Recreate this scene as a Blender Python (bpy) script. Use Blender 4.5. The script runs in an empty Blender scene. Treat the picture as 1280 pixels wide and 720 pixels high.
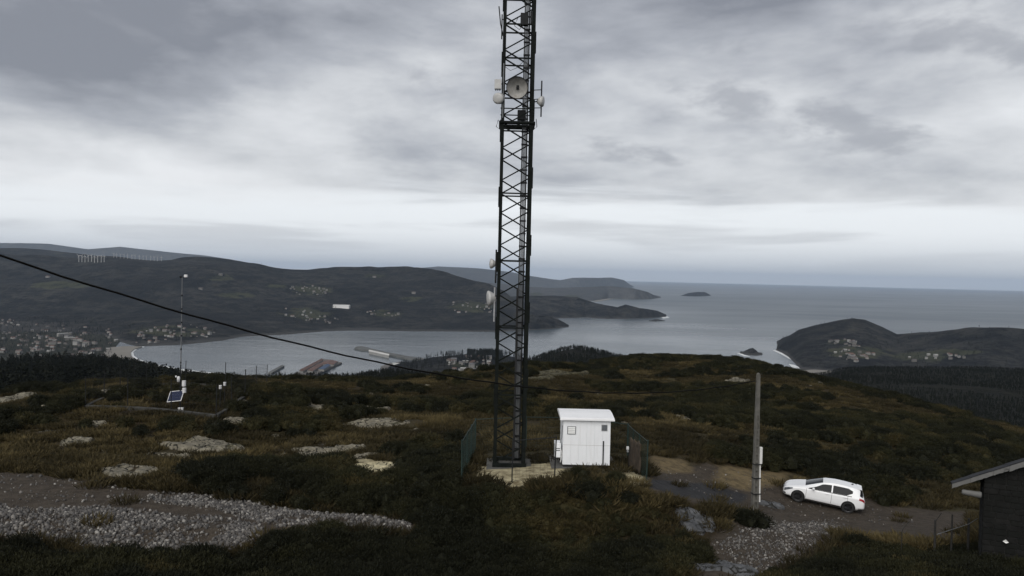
import bpy, bmesh, math, random
import numpy as np
from mathutils import Vector, Matrix, Euler
from mathutils.bvhtree import BVHTree

R = math.radians
rng = np.random.default_rng(7)
random.seed(7)
scene = bpy.context.scene
C = scene.collection
SEA = -250.0                      # sea level; the camera stands 250 m above it, at z = 0

# ------------------------------------------------------------------ camera
cam_d = bpy.data.cameras.new('camera')
cam = bpy.data.objects.new('camera', cam_d)
C.objects.link(cam)
cam_d.sensor_width = 36.0
cam_d.lens = 28.0
cam_d.clip_start = 0.2
cam_d.clip_end = 200000.0
PITCH, ROLL = 0.92, 1.35
ROT = (Euler((R(90 - PITCH), 0, 0)).to_matrix() @ Matrix.Rotation(R(ROLL), 3, 'Z'))
cam.rotation_euler = ROT.to_euler()
scene.camera = cam
FPX = 28.0 / 36.0 * 1280

# ------------------------------------------------------------------ sky
SKY_OFF = (3.7, 1.9)
FRAG = (0.9, 0.2, 0.1)
SUN_EL, SUN_AZ = 38.0, 200.0      # azimuth clockwise from +Y: behind the camera, a little to the left
world = bpy.data.worlds.new('World')
scene.world = world
world.use_nodes = True
wn = world.node_tree
wn.nodes.clear()


def N(tree, typ, **kw):
    n = tree.nodes.new(typ)
    for k, v in kw.items():
        if k == 'inputs':
            for kk, vv in v.items():
                n.inputs[kk].default_value = vv
        else:
            setattr(n, k, v)
    return n


def L(tree, a, b):
    tree.links.new(a, b)


def M(tree, op, a, b=None, c=None, clamp=False):
    n = tree.nodes.new('ShaderNodeMath')
    n.operation = op
    n.use_clamp = clamp
    for i, x in enumerate((a, b, c)):
        if x is None:
            continue
        if isinstance(x, (int, float)):
            n.inputs[i].default_value = x
        else:
            tree.links.new(x, n.inputs[i])
    return n.outputs[0]


def MR(tree, x, a, b, c=0.0, d=1.0, smooth=True):
    n = tree.nodes.new('ShaderNodeMapRange')
    n.interpolation_type = 'SMOOTHSTEP' if smooth else 'LINEAR'
    tree.links.new(x, n.inputs[0])
    for i, v in enumerate((a, b, c, d)):
        n.inputs[i + 1].default_value = v
    return n.outputs[0]


def MIX(tree, f, a, b):
    n = tree.nodes.new('ShaderNodeMix')
    n.data_type = 'RGBA'
    for sock, x in ((n.inputs[0], f), (n.inputs[6], a), (n.inputs[7], b)):
        if isinstance(x, (int, float)):
            sock.default_value = x
        elif isinstance(x, tuple):
            sock.default_value = (*x, 1.0)
        else:
            tree.links.new(x, sock)
    return n.outputs[2]


def NOISE(tree, vec, scale, detail=4.0, rough=0.55, dist=0.0):
    n = tree.nodes.new('ShaderNodeTexNoise')
    n.inputs['Scale'].default_value = scale
    n.inputs['Detail'].default_value = detail
    n.inputs['Roughness'].default_value = rough
    n.inputs['Distortion'].default_value = dist
    if vec is not None:
        tree.links.new(vec, n.inputs['Vector'])
    return n.outputs[0]


def build_sky():
    t = wn
    out = N(t, 'ShaderNodeOutputWorld')
    sky = N(t, 'ShaderNodeTexSky', sky_type='NISHITA', sun_disc=False)
    sky.sun_elevation = R(SUN_EL)
    sky.sun_rotation = R(SUN_AZ)
    sky.altitude = 250
    sky.dust_density = 3.0
    bg1 = N(t, 'ShaderNodeBackground', inputs={'Strength': 0.06})
    L(t, sky.outputs[0], bg1.inputs[0])
    tc = N(t, 'ShaderNodeTexCoord')
    sep = N(t, 'ShaderNodeSeparateXYZ')
    L(t, tc.outputs['Generated'], sep.inputs[0])
    z = M(t, 'MAXIMUM', sep.outputs[2], 0.0)
    # a cloud deck overhead: the view ray met with a curved layer, so that it stays finite at the horizon
    inv = M(t, 'DIVIDE', 1.0, M(t, 'ADD', z, 0.20))
    comb = N(t, 'ShaderNodeCombineXYZ')
    L(t, M(t, 'MULTIPLY', sep.outputs[0], inv), comb.inputs[0]); L(t, M(t, 'MULTIPLY', sep.outputs[1], inv), comb.inputs[1])
    off = N(t, 'ShaderNodeVectorMath', operation='ADD'); off.inputs[1].default_value = (SKY_OFF[0], SKY_OFF[1], 0.4)
    L(t, comb.outputs[0], off.inputs[0])
    big = NOISE(t, off.outputs[0], 0.42, 3, 0.5, 0.2)
    mid = NOISE(t, off.outputs[0], 1.25, 8, 0.58, 0.25)
    # lower broken cloud on the plain direction: puffy, a little flattened
    sc = N(t, 'ShaderNodeMapping'); sc.inputs['Scale'].default_value = (1.0, 1.0, 2.8)
    sc.inputs['Location'].default_value = (0.31, 0.0, 0.55)
    L(t, tc.outputs['Generated'], sc.inputs[0])
    puff = NOISE(t, sc.outputs[0], 3.6, 9, 0.56, 0.15)
    band = N(t, 'ShaderNodeMapping'); band.inputs['Scale'].default_value = (1.0, 1.0, 11.0)
    band.inputs['Location'].default_value = (0.4, 0.2, 0.13)
    L(t, tc.outputs['Generated'], band.inputs[0])
    streak = NOISE(t, band.outputs[0], 2.6, 7, 0.56, 0.3)
    # brightness of the deck: thicker overhead, thinner far off
    v = M(t, 'ADD', M(t, 'MULTIPLY', big, 0.50), M(t, 'ADD', M(t, 'MULTIPLY', mid, 0.20), M(t, 'MULTIPLY', puff, 0.44)))
    v = M(t, 'ADD', v, M(t, 'MULTIPLY', MR(t, z, 0.05, 0.38, 1.0, 0.0), 0.17))
    v = M(t, 'ADD', M(t, 'MULTIPLY', M(t, 'SUBTRACT', v, 0.145 + 0.52), 1.35), 0.515)
    ramp = N(t, 'ShaderNodeValToRGB')
    L(t, v, ramp.inputs[0])
    el = ramp.color_ramp.elements
    el[0].position = 0.34; el[0].color = (0.146, 0.154, 0.174, 1)
    el[1].position = 0.68; el[1].color = (0.51, 0.518, 0.53, 1)
    e = ramp.color_ramp.elements.new(0.45); e.color = (0.250, 0.260, 0.282, 1)
    e = ramp.color_ramp.elements.new(0.56); e.color = (0.390, 0.398, 0.412, 1)
    # the deck breaks towards the horizon: pale strip with thin streaks
    zz = M(t, 'ADD', z, M(t, 'MULTIPLY', M(t, 'SUBTRACT', streak, 0.5), 0.13))
    zz = M(t, 'ADD', zz, M(t, 'MULTIPLY', M(t, 'SUBTRACT', puff, 0.5), 0.07))
    cover = MR(t, zz, 0.062, 0.108)
    thin = MR(t, streak, 0.48, 0.66, 0.0, 0.75)
    gap = MIX(t, thin, (0.535, 0.553, 0.570), (0.37, 0.382, 0.40))
    low = MR(t, z, 0.0, 0.06)
    gap = MIX(t, low, (0.365, 0.387, 0.415), gap)
    # torn fragments of lower cloud drifting under the deck
    fm = N(t, 'ShaderNodeMapping'); fm.inputs['Scale'].default_value = (1.0, 1.0, 2.3); fm.inputs['Location'].default_value = FRAG
    L(t, tc.outputs['Generated'], fm.inputs[0])
    fr = NOISE(t, fm.outputs[0], 6.5, 8, 0.58, 0.2)
    fr = MR(t, M(t, 'MULTIPLY', fr, MR(t, z, 0.09, 0.15)), 0.535, 0.70, 0.0, 0.70)
    col = MIX(t, cover, gap, ramp.outputs[0])
    col = MIX(t, fr, col, (0.20, 0.208, 0.228))
    bg2 = N(t, 'ShaderNodeBackground', inputs={'Strength': 1.0})
    L(t, col, bg2.inputs[0])
    mix = N(t, 'ShaderNodeMixShader', inputs={0: 0.93})
    L(t, bg1.outputs[0], mix.inputs[1]); L(t, bg2.outputs[0], mix.inputs[2])
    L(t, mix.outputs[0], out.inputs[0])


build_sky()

sun_d = bpy.data.lights.new('sun', 'SUN')
sun_d.energy = 1.5
sun_d.angle = R(60)
sun_d.color = (1.0, 0.965, 0.92)
sun = bpy.data.objects.new('sun', sun_d)
C.objects.link(sun)
sdir = Vector((math.sin(R(SUN_AZ)) * math.cos(R(SUN_EL)), math.cos(R(SUN_AZ)) * math.cos(R(SUN_EL)), math.sin(R(SUN_EL))))
sun.rotation_euler = sdir.to_track_quat('Z', 'Y').to_euler()
sun.location = (0, -30, 60)

vs = scene.view_settings
vs.view_transform = 'Standard'
vs.look = 'None'
vs.exposure = 0.82
vs.gamma = 1.0
vs.use_curve_mapping = False
scene.cycles.use_denoising = True
scene.cycles.volume_bounces = 0
scene.cycles.max_bounces = 6

# ------------------------------------------------------------------ measuring: pixel of the photo -> ray / point
RN = np.array(ROT)


def ray(u, v):
    d = RN @ np.array([(u - 640) / FPX, -(v - 360) / FPX, -1.0])
    return d / d[1]


def P(u, v, Y):
    return Vector(ray(u, v) * Y)


def PS(u, v):                      # on the sea plane
    d = ray(u, v)
    return Vector(d * (SEA / d[2]))


def proj(p):
    c = RN.T @ np.array(p)
    return 640 + FPX * c[0] / -c[2], 360 - FPX * c[1] / -c[2]


# ------------------------------------------------------------------ numpy noise
def _hash(ix, iy, seed):
    h = (ix.astype(np.int64) * 374761393 + iy.astype(np.int64) * 668265263 + seed * 1442695041) & 0xFFFFFFFF
    h = ((h ^ (h >> 13)) * 1274126177) & 0xFFFFFFFF
    return ((h ^ (h >> 16)) & 0xFFFF) / 65535.0


def vnoise(x, y, seed=0):
    x = np.asarray(x, float); y = np.asarray(y, float)
    ix = np.floor(x); iy = np.floor(y)
    fx = x - ix; fy = y - iy
    fx = fx * fx * (3 - 2 * fx); fy = fy * fy * (3 - 2 * fy)
    a = _hash(ix, iy, seed); b = _hash(ix + 1, iy, seed)
    c = _hash(ix, iy + 1, seed); d = _hash(ix + 1, iy + 1, seed)
    return (a * (1 - fx) + b * fx) * (1 - fy) + (c * (1 - fx) + d * fx) * fy


def fbm(x, y, seed=0, octv=4):
    s = 0; a = 0.5; t = 0
    for o in range(octv):
        s = s + a * vnoise(x * 2 ** o, y * 2 ** o, seed + o * 17)
        t += a; a *= 0.5
    return s / t - 0.5


# ------------------------------------------------------------------ object helpers
def tag(o, label=None, cat=None, group=None, kind=None):
    if label: o['label'] = label
    if cat: o['category'] = cat
    if group: o['group'] = group
    if kind: o['kind'] = kind
    return o


def link(name, me, m=None, parent=None, smooth=False):
    o = bpy.data.objects.new(name, me)
    C.objects.link(o)
    if m is not None:
        for mm in (m if isinstance(m, (list, tuple)) else [m]):
            me.materials.append(mm)
    if parent is not None:
        o.parent = parent
    if smooth:
        me.polygons.foreach_set('use_smooth', [True] * len(me.polygons))
    return o


def empty(name, loc=(0, 0, 0), rz=0.0, **kw):
    o = bpy.data.objects.new(name, None)
    o.empty_display_size = 0.2
    o.location = loc
    o.rotation_euler = (0, 0, rz)
    C.objects.link(o)
    tag(o, **kw)
    return o


def pymesh(name, verts, faces):
    me = bpy.data.meshes.new(name)
    me.from_pydata([tuple(map(float, v)) for v in verts], [], faces)
    me.update()
    return me


class MB:
    """collects boxes, bars and tubes into one mesh"""
    def __init__(self):
        self.v = []; self.f = []; self.mi = []

    def add(self, vs, fs, mi=0):
        o = len(self.v)
        self.v += [tuple(x) for x in vs]
        self.f += [tuple(i + o for i in f) for f in fs]
        self.mi += [mi] * len(fs)
        return self

    def box(self, a, b, mi=0):
        x0, y0, z0 = a; x1, y1, z1 = b
        vs = [(x0, y0, z0), (x1, y0, z0), (x1, y1, z0), (x0, y1, z0), (x0, y0, z1), (x1, y0, z1), (x1, y1, z1), (x0, y1, z1)]
        fs = [(0, 3, 2, 1), (4, 5, 6, 7), (0, 1, 5, 4), (1, 2, 6, 5), (2, 3, 7, 6), (3, 0, 4, 7)]
        return self.add(vs, fs, mi)

    def cbox(self, c, s, mi=0):
        return self.box([c[i] - s[i] / 2 for i in range(3)], [c[i] + s[i] / 2 for i in range(3)], mi)

    def tube(self, p, q, r0, r1=None, n=8, mi=0, cap=True):
        p = Vector(p); q = Vector(q)
        r1 = r0 if r1 is None else r1
        d = (q - p).normalized()
        a = d.orthogonal().normalized(); b = d.cross(a)
        vs = []
        for c, r in ((p, r0), (q, r1)):
            for k in range(n):
                t = 2 * math.pi * k / n + math.pi / n
                vs.append(c + (a * math.cos(t) + b * math.sin(t)) * r)
        fs = [(k, (k + 1) % n, n + (k + 1) % n, n + k) for k in range(n)]
        if cap:
            fs += [tuple(range(n - 1, -1, -1)), tuple(range(n, 2 * n))]
        return self.add(vs, fs, mi)

    def path(self, pts, r, n=6, mi=0):
        pts = [Vector(p) for p in pts]
        vs = []; fs = []
        up = Vector((0, 0, 1))
        for i, p in enumerate(pts):
            d = (pts[min(i + 1, len(pts) - 1)] - pts[max(i - 1, 0)]).normalized()
            a = d.cross(up)
            a = a.normalized() if a.length > 1e-3 else Vector((1, 0, 0))
            b = d.cross(a)
            rr = r[i] if isinstance(r, (list, tuple)) else r
            for k in range(n):
                t = 2 * math.pi * k / n
                vs.append(p + (a * math.cos(t) + b * math.sin(t)) * rr)
        for i in range(len(pts) - 1):
            for k in range(n):
                fs.append((i * n + k, i * n + (k + 1) % n, (i + 1) * n + (k + 1) % n, (i + 1) * n + k))
        fs += [tuple(range(n - 1, -1, -1)), tuple((len(pts) - 1) * n + k for k in range(n))]
        return self.add(vs, fs, mi)

    def lathe(self, prof, origin, axis, n=24, mi=0):
        """prof: (radius, distance along axis)"""
        o = Vector(origin); d = Vector(axis).normalized()
        a = d.orthogonal().normalized(); b = d.cross(a)
        vs = []; fs = []
        for (r, h) in prof:
            for k in range(n):
                t = 2 * math.pi * k / n
                vs.append(o + d * h + (a * math.cos(t) + b * math.sin(t)) * max(r, 1e-4))
        for i in range(len(prof) - 1):
            for k in range(n):
                fs.append((i * n + k, i * n + (k + 1) % n, (i + 1) * n + (k + 1) % n, (i + 1) * n + k))
        return self.add(vs, fs, mi)

    def build(self, name, m=None, parent=None, smooth=False, bevel=0):
        me = pymesh(name, self.v, self.f)
        if any(self.mi):
            me.polygons.foreach_set('material_index', self.mi)
        o = link(name, me, m, parent, smooth)
        if bevel:
            bv = o.modifiers.new('bevel', 'BEVEL'); bv.width = bevel; bv.segments = 2; bv.limit_method = 'ANGLE'
        return o


# ------------------------------------------------------------------ materials
MATS = {}


def mat(name, col, rough=0.7, var=0.15, scale=3.0, metal=0.0, bump=0.0, bscale=40.0, tint=None, spec=0.5, stain=None):
    """plain procedural material: base colour broken by noise, optional stains and fine relief"""
    m = bpy.data.materials.new(name)
    m.use_nodes = True
    t = m.node_tree
    b = t.nodes['Principled BSDF']
    tc = N(t, 'ShaderNodeTexCoord')
    n1 = NOISE(t, tc.outputs['Object'], scale, 5, 0.6)
    lo = tuple(c * (1 - var) for c in col); hi = tuple(min(1, c * (1 + var)) for c in col)
    c = MIX(t, MR(t, n1, 0.3, 0.7), lo, hi)
    if stain:
        n2 = NOISE(t, tc.outputs['Object'], stain[1], 6, 0.65, 0.4)
        c = MIX(t, MR(t, n2, stain[2], stain[2] + 0.15), c, stain[0])
    if tint:
        oi = N(t, 'ShaderNodeObjectInfo')
        c = MIX(t, M(t, 'MULTIPLY', oi.outputs['Random'], tint[1]), c, tint[0])
    L(t, c, b.inputs['Base Color'])
    b.inputs['Roughness'].default_value = rough
    b.inputs['Metallic'].default_value = metal
    b.inputs['Specular IOR Level'].default_value = spec
    if bump:
        bp = N(t, 'ShaderNodeBump', inputs={'Strength': bump, 'Distance': 0.02})
        L(t, NOISE(t, tc.outputs['Object'], bscale, 4, 0.6), bp.inputs['Height'])
        L(t, bp.outputs[0], b.inputs['Normal'])
    MATS[name] = m
    return m


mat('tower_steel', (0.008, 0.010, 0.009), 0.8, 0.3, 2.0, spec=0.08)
mat('cable_black', (0.006, 0.006, 0.006), 0.9, 0.2, 2.0, spec=0.1)
mat('dark_steel', (0.013, 0.014, 0.015), 0.7, 0.3, 5.0, spec=0.2)
mat('galvanised', (0.34, 0.35, 0.36), 0.5, 0.2, 6.0, metal=0.4)
mat('cable_grey', (0.13, 0.137, 0.143), 0.7, 0.2, 6.0, spec=.3)
mat('antenna_white', (0.40, 0.40, 0.39), 0.5, 0.12, 3.0, stain=((0.28, 0.27, 0.25), 5.0, 0.58))
mat('dish_inside', (0.24, 0.235, 0.22), 0.55, 0.2, 4.0, stain=((0.20, 0.18, 0.15), 3.0, 0.55))
mat('panel_white', (0.78, 0.80, 0.82), 0.55, 0.03, 1.2, stain=((0.62, 0.63, 0.62), 1.7, 0.60))
mat('roof_white', (0.82, 0.83, 0.84), 0.5, 0.03, 1.5, stain=((0.66, 0.66, 0.64), 2.2, 0.62))
mat('grille', (0.10, 0.11, 0.12), 0.6, 0.2, 9.0)
mat('louvre_white', (0.80, 0.81, 0.80), 0.5, 0.04, 4.0)
mat('fence_green', (0.006, 0.022, 0.018), 0.7, 0.25, 4.0)
mat('kerb_concrete', (0.040, 0.040, 0.036), 0.95, 0.3, 2.5, bump=0.4, stain=((0.016, 0.016, 0.011), 0.8, 0.5))
mat('concrete', (0.072, 0.071, 0.065), 0.9, 0.22, 2.5, bump=0.4, stain=((0.08, 0.08, 0.065), 1.6, 0.55))
mat('pole_concrete', (0.105, 0.102, 0.09), 0.9, 0.22, 3.0, bump=0.3, stain=((0.09, 0.088, 0.072), 2.6, 0.55))
mat('pvc_white', (0.68, 0.68, 0.66), 0.45, 0.06, 3.0)
mat('rust_cloth', (0.040, 0.030, 0.020), 0.9, 0.35, 5.0)
def rock_mat(name, col, moss, rough=.9, moss_at=.52):
    m = mat(name, col, rough, .35, 2.2, stain=(moss, 1.1, moss_at), spec=.2)
    t = m.node_tree; b = t.nodes['Principled BSDF']
    src = b.inputs['Base Color'].links[0].from_socket
    geo = N(t, 'ShaderNodeNewGeometry')
    wp = N(t, 'ShaderNodeVectorMath', operation='ADD')
    nz = N(t, 'ShaderNodeTexNoise', inputs={'Scale': 1.5, 'Detail': 4.0})
    L(t, geo.outputs['Position'], nz.inputs['Vector'])
    L(t, geo.outputs['Position'], wp.inputs[0]); L(t, nz.outputs['Color'], wp.inputs[1])
    vo = N(t, 'ShaderNodeTexVoronoi', feature='DISTANCE_TO_EDGE', inputs={'Scale': 1.1})
    L(t, wp.outputs[0], vo.inputs['Vector'])
    crack = MR(t, vo.outputs['Distance'], .012, .05)
    c = MIX(t, crack, (.018, .017, .013), src)
    lich = NOISE(t, geo.outputs['Position'], 6.0, 6, .7)
    c = MIX(t, MR(t, lich, .55, .68, 0, .7), c, tuple(x * .45 for x in col))
    L(t, c, b.inputs['Base Color'])
    bp = N(t, 'ShaderNodeBump', inputs={'Strength': .9, 'Distance': .06})
    L(t, M(t, 'ADD', M(t, 'MULTIPLY', crack, .8), lich), bp.inputs['Height'])
    L(t, bp.outputs[0], b.inputs['Normal'])
    return m


rock_mat('granite', (0.175, 0.160, 0.122), (0.040, 0.038, 0.020))
rock_mat('pale_rock', (0.40, 0.36, 0.235), (0.12, 0.095, 0.045), moss_at=.56)
rock_mat('wet_rock', (0.085, 0.088, 0.092), (0.035, 0.035, 0.03), .5)
mat('pebble', (0.24, 0.232, 0.22), 0.85, 0.35, 8.0, stain=((0.10, 0.095, 0.09), 5.0, 0.5))
mat('block_stone', (0.011, 0.011, 0.0105), 0.95, 0.35, 2.5, bump=0.8, bscale=10.0, tint=((0.006, 0.007, 0.006), 0.8), spec=0.2)
mat('mortar', (0.022, 0.022, 0.02), 0.95, 0.3, 3.0)
mat('roof_sheet', (0.022, 0.023, 0.027), 0.85, 0.3, 2.0, spec=0.2, stain=((0.03, 0.03, 0.03), 2.0, 0.52))
mat('peeling_paint', (0.12, 0.12, 0.115), 0.75, 0.1, 3.0, bump=0.4, stain=((0.03, 0.03, 0.028), 2.4, 0.56))
mat('wood_dark', (0.020, 0.019, 0.017), 0.9, 0.35, 6.0)
mat('solar_cell', (0.010, 0.016, 0.045), 0.18, 0.2, 3.0)
mat('alu_white', (0.62, 0.62, 0.62), 0.5, 0.06, 5.0)
mat('house_wall', (0.25, 0.247, 0.235), 0.85, 0.08, 0.05, tint=((0.10, 0.095, 0.085), 1.0))
mat('house_roof', (0.11, 0.060, 0.045), 0.9, 0.15, 0.05, tint=((0.07, 0.065, 0.065), 1.0))
mat('slate_roof', (0.10, 0.10, 0.105), 0.9, 0.15, 0.05)
mat('red_roof', (0.115, 0.068, 0.055), 0.9, 0.15, 0.02)
mat('blue_roof', (0.05, 0.08, 0.14), 0.7, 0.15, 0.02)
mat('pale_roof', (0.42, 0.42, 0.40), 0.8, 0.1, 0.02)
mat('shed_white', (0.55, 0.55, 0.54), 0.7, 0.05, 0.02)
mat('quay', (0.10, 0.094, 0.086), 0.9, 0.2, 0.02)
mat('breakwater_stone', (0.085, 0.088, 0.085), 0.95, 0.3, 0.05)
mat('turbine_white', (0.42, 0.42, 0.41), 0.6, 0.04, 0.05)
mat('beach_sand', (0.17, 0.158, 0.135), 0.95, 0.12, 0.01)
mat('foam', (0.62, 0.64, 0.64), 0.8, 0.12, 0.05)
mat('tar', (0.045, 0.045, 0.048), 0.7, 0.25, 2.0)
# car
mat('car_paint', (0.80, 0.81, 0.82), 0.16, 0.015, 1.0, stain=((0.60, 0.585, 0.55), 1.8, 0.66))
mat('car_glass', (0.006, 0.007, 0.009), 0.10, 0.05, 2.0, spec=0.15)
mat('car_black', (0.010, 0.010, 0.011), 0.6, 0.15, 5.0)
mat('tyre', (0.014, 0.014, 0.014), 0.9, 0.2, 9.0)
mat('rim', (0.05, 0.05, 0.053), 0.35, 0.1, 5.0, metal=0.7)
mat('tail_red', (0.30, 0.012, 0.02), 0.2, 0.1, 6.0)
mat('lamp_glass', (0.13, 0.14, 0.155), 0.12, 0.3, 9.0, metal=0.3)
mat('plate', (0.55, 0.56, 0.58), 0.5, 0.05, 3.0)


def foliage(name, ca, cb, cc, rough=0.8):
    """leaf material: three tones chosen per instance and per position"""
    m = bpy.data.materials.new(name)
    m.use_nodes = True
    t = m.node_tree
    b = t.nodes['Principled BSDF']
    at = N(t, 'ShaderNodeAttribute', attribute_name='tint', attribute_type='INSTANCER')
    tc = N(t, 'ShaderNodeTexCoord')
    n1 = NOISE(t, tc.outputs['Object'], 4.0, 3, 0.6)
    f = M(t, 'ADD', at.outputs['Fac'], M(t, 'MULTIPLY', M(t, 'SUBTRACT', n1, 0.5), 0.7), clamp=True)
    c = MIX(t, MR(t, f, 0.0, 0.55, smooth=False), ca, cb)
    c = MIX(t, MR(t, f, 0.55, 1.0, smooth=False), c, cc)
    L(t, c, b.inputs['Base Color'])
    b.inputs['Roughness'].default_value = rough
    b.inputs['Specular IOR Level'].default_value = 0.15
    MATS[name] = m
    return m


foliage('gorse', (0.009, 0.010, 0.005), (0.022, 0.022, 0.009), (0.062, 0.048, 0.019))
foliage('heath', (0.015, 0.013, 0.006), (0.040, 0.032, 0.014), (0.110, 0.086, 0.038))
foliage('conifer', (0.004, 0.006, 0.0045), (0.008, 0.010, 0.007), (0.016, 0.018, 0.011))


def ground_material():
    m = bpy.data.materials.new('hill_ground')
    m.use_nodes = True
    t = m.node_tree
    b = t.nodes['Principled BSDF']
    geo = N(t, 'ShaderNodeNewGeometry')
    pos = geo.outputs['Position']
    n_big = NOISE(t, pos, 0.05, 4, 0.6, 0.5)
    n_mid = NOISE(t, pos, 0.28, 6, 0.65, 0.3)
    n_fine = NOISE(t, pos, 2.2, 6, 0.7)
    n_grit = NOISE(t, pos, 14.0, 4, 0.7)
    heath = MIX(t, MR(t, n_mid, 0.35, 0.65), (0.013, 0.010, 0.005), (0.042, 0.029, 0.013))
    grass = MIX(t, MR(t, n_fine, 0.3, 0.7), (0.022, 0.020, 0.008), (0.066, 0.055, 0.024))
    c = MIX(t, MR(t, n_big, 0.40, 0.62), heath, grass)
    c = MIX(t, MR(t, n_fine, 0.50, 0.75, 0.0, 0.75), c, (0.009, 0.009, 0.005))
    # bare granite where the soil is thin
    rk = NOISE(t, pos, 0.42, 7, 0.62, 0.8)
    rockc = MIX(t, MR(t, n_grit, 0.3, 0.7), (0.07, 0.068, 0.055), (0.17, 0.165, 0.145))
    c = MIX(t, MR(t, rk, 0.665, 0.70), c, rockc)

    def area(name, lo=0.35, hi=0.65, k=0.7):
        a = N(t, 'ShaderNodeAttribute', attribute_name=name)
        nn = M(t, 'ADD', M(t, 'MULTIPLY', M(t, 'SUBTRACT', n_fine, 0.5), k), M(t, 'MULTIPLY', M(t, 'SUBTRACT', n_mid, 0.5), k))
        return MR(t, M(t, 'ADD', a.outputs['Fac'], nn), lo, hi)
    dirt = MIX(t, MR(t, n_fine, 0.3, 0.7), (0.034, 0.027, 0.020), (0.070, 0.057, 0.043))
    dirt = MIX(t, MR(t, n_grit, 0.55, 0.8, 0, 0.8), dirt, (0.12, 0.112, 0.10))
    c = MIX(t, area('dirt'), c, dirt)
    sand = MIX(t, MR(t, n_fine, 0.35, 0.7), (0.44, 0.39, 0.25), (0.12, 0.095, 0.05))
    c = MIX(t, area('sand', 0.30, 0.46, 0.9), c, sand)
    ochre = MIX(t, MR(t, n_fine, 0.35, 0.7), (0.165, 0.125, 0.066), (0.075, 0.058, 0.032))
    c = MIX(t, area('ochre'), c, ochre)
    tar = MIX(t, MR(t, n_fine, 0.3, 0.7), (0.022, 0.022, 0.024), (0.040, 0.040, 0.041))
    c = MIX(t, area('tar', k=0.4), c, tar)
    L(t, c, b.inputs['Base Color'])
    b.inputs['Roughness'].default_value = 0.93
    b.inputs['Specular IOR Level'].default_value = 0.2
    bp = N(t, 'ShaderNodeBump', inputs={'Strength': 0.9, 'Distance': 0.12})
    L(t, M(t, 'ADD', n_fine, M(t, 'MULTIPLY', n_grit, 0.4)), bp.inputs['Height'])
    L(t, bp.outputs[0], b.inputs['Normal'])
    return m


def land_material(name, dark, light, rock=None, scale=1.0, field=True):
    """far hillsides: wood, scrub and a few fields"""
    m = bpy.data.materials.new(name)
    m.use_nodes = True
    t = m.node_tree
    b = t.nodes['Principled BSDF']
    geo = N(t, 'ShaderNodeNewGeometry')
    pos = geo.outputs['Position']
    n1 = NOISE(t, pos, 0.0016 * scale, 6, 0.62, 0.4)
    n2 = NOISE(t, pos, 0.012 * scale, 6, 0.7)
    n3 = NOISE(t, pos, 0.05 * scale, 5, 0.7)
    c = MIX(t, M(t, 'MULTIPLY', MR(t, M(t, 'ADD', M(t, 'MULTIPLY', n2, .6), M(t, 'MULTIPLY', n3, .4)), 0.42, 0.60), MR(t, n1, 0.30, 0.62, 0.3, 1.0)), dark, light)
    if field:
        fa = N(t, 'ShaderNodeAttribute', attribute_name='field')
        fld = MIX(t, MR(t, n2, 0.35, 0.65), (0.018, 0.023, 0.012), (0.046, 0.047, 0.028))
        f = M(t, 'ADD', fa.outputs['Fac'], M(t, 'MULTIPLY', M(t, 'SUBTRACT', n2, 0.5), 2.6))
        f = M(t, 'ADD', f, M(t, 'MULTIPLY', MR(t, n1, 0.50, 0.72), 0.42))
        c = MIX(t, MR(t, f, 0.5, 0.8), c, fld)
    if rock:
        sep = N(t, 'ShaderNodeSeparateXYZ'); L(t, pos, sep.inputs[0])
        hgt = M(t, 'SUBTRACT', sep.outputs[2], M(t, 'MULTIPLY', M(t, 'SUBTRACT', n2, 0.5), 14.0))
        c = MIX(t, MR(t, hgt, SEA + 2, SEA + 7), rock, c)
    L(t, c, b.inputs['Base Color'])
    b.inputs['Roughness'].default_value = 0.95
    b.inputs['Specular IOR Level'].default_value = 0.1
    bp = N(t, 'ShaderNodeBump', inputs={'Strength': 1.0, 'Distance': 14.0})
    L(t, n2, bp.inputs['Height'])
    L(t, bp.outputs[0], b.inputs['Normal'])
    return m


def sea_material():
    m = bpy.data.materials.new('sea_water')
    m.use_nodes = True
    t = m.node_tree
    b = t.nodes['Principled BSDF']
    geo = N(t, 'ShaderNodeNewGeometry')
    mp = N(t, 'ShaderNodeMapping'); mp.inputs['Scale'].default_value = (0.45, 1.0, 1.0)
    mp.inputs['Rotation'].default_value = (0, 0, R(14))
    L(t, geo.outputs['Position'], mp.inputs[0])
    n1 = NOISE(t, mp.outputs[0], 0.010, 6, 0.62)
    n2 = NOISE(t, mp.outputs[0], 0.0011, 5, 0.6, 0.6)
    c = MIX(t, MR(t, n2, 0.3, 0.7), (0.034, 0.048, 0.058), (0.060, 0.078, 0.090))
    L(t, c, b.inputs['Base Color'])
    sp = N(t, 'ShaderNodeSeparateXYZ'); L(t, geo.outputs['Position'], sp.inputs[0])
    wind = MR(t, M(t, 'ADD', M(t, 'MULTIPLY', sp.outputs[0], 1.0), M(t, 'MULTIPLY', sp.outputs[1], 0.25)), 700.0, 3800.0)
    rgh = M(t, 'ADD', MR(t, n2, 0.35, 0.65, 0.17, 0.25), M(t, 'MULTIPLY', wind, 0.16))
    L(t, rgh, b.inputs['Roughness'])
    b.inputs['IOR'].default_value = 1.33
    bp = N(t, 'ShaderNodeBump', inputs={'Strength': 0.45, 'Distance': 6.0})
    L(t, n1, bp.inputs['Height'])
    L(t, bp.outputs[0], b.inputs['Normal'])
    return m


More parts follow.
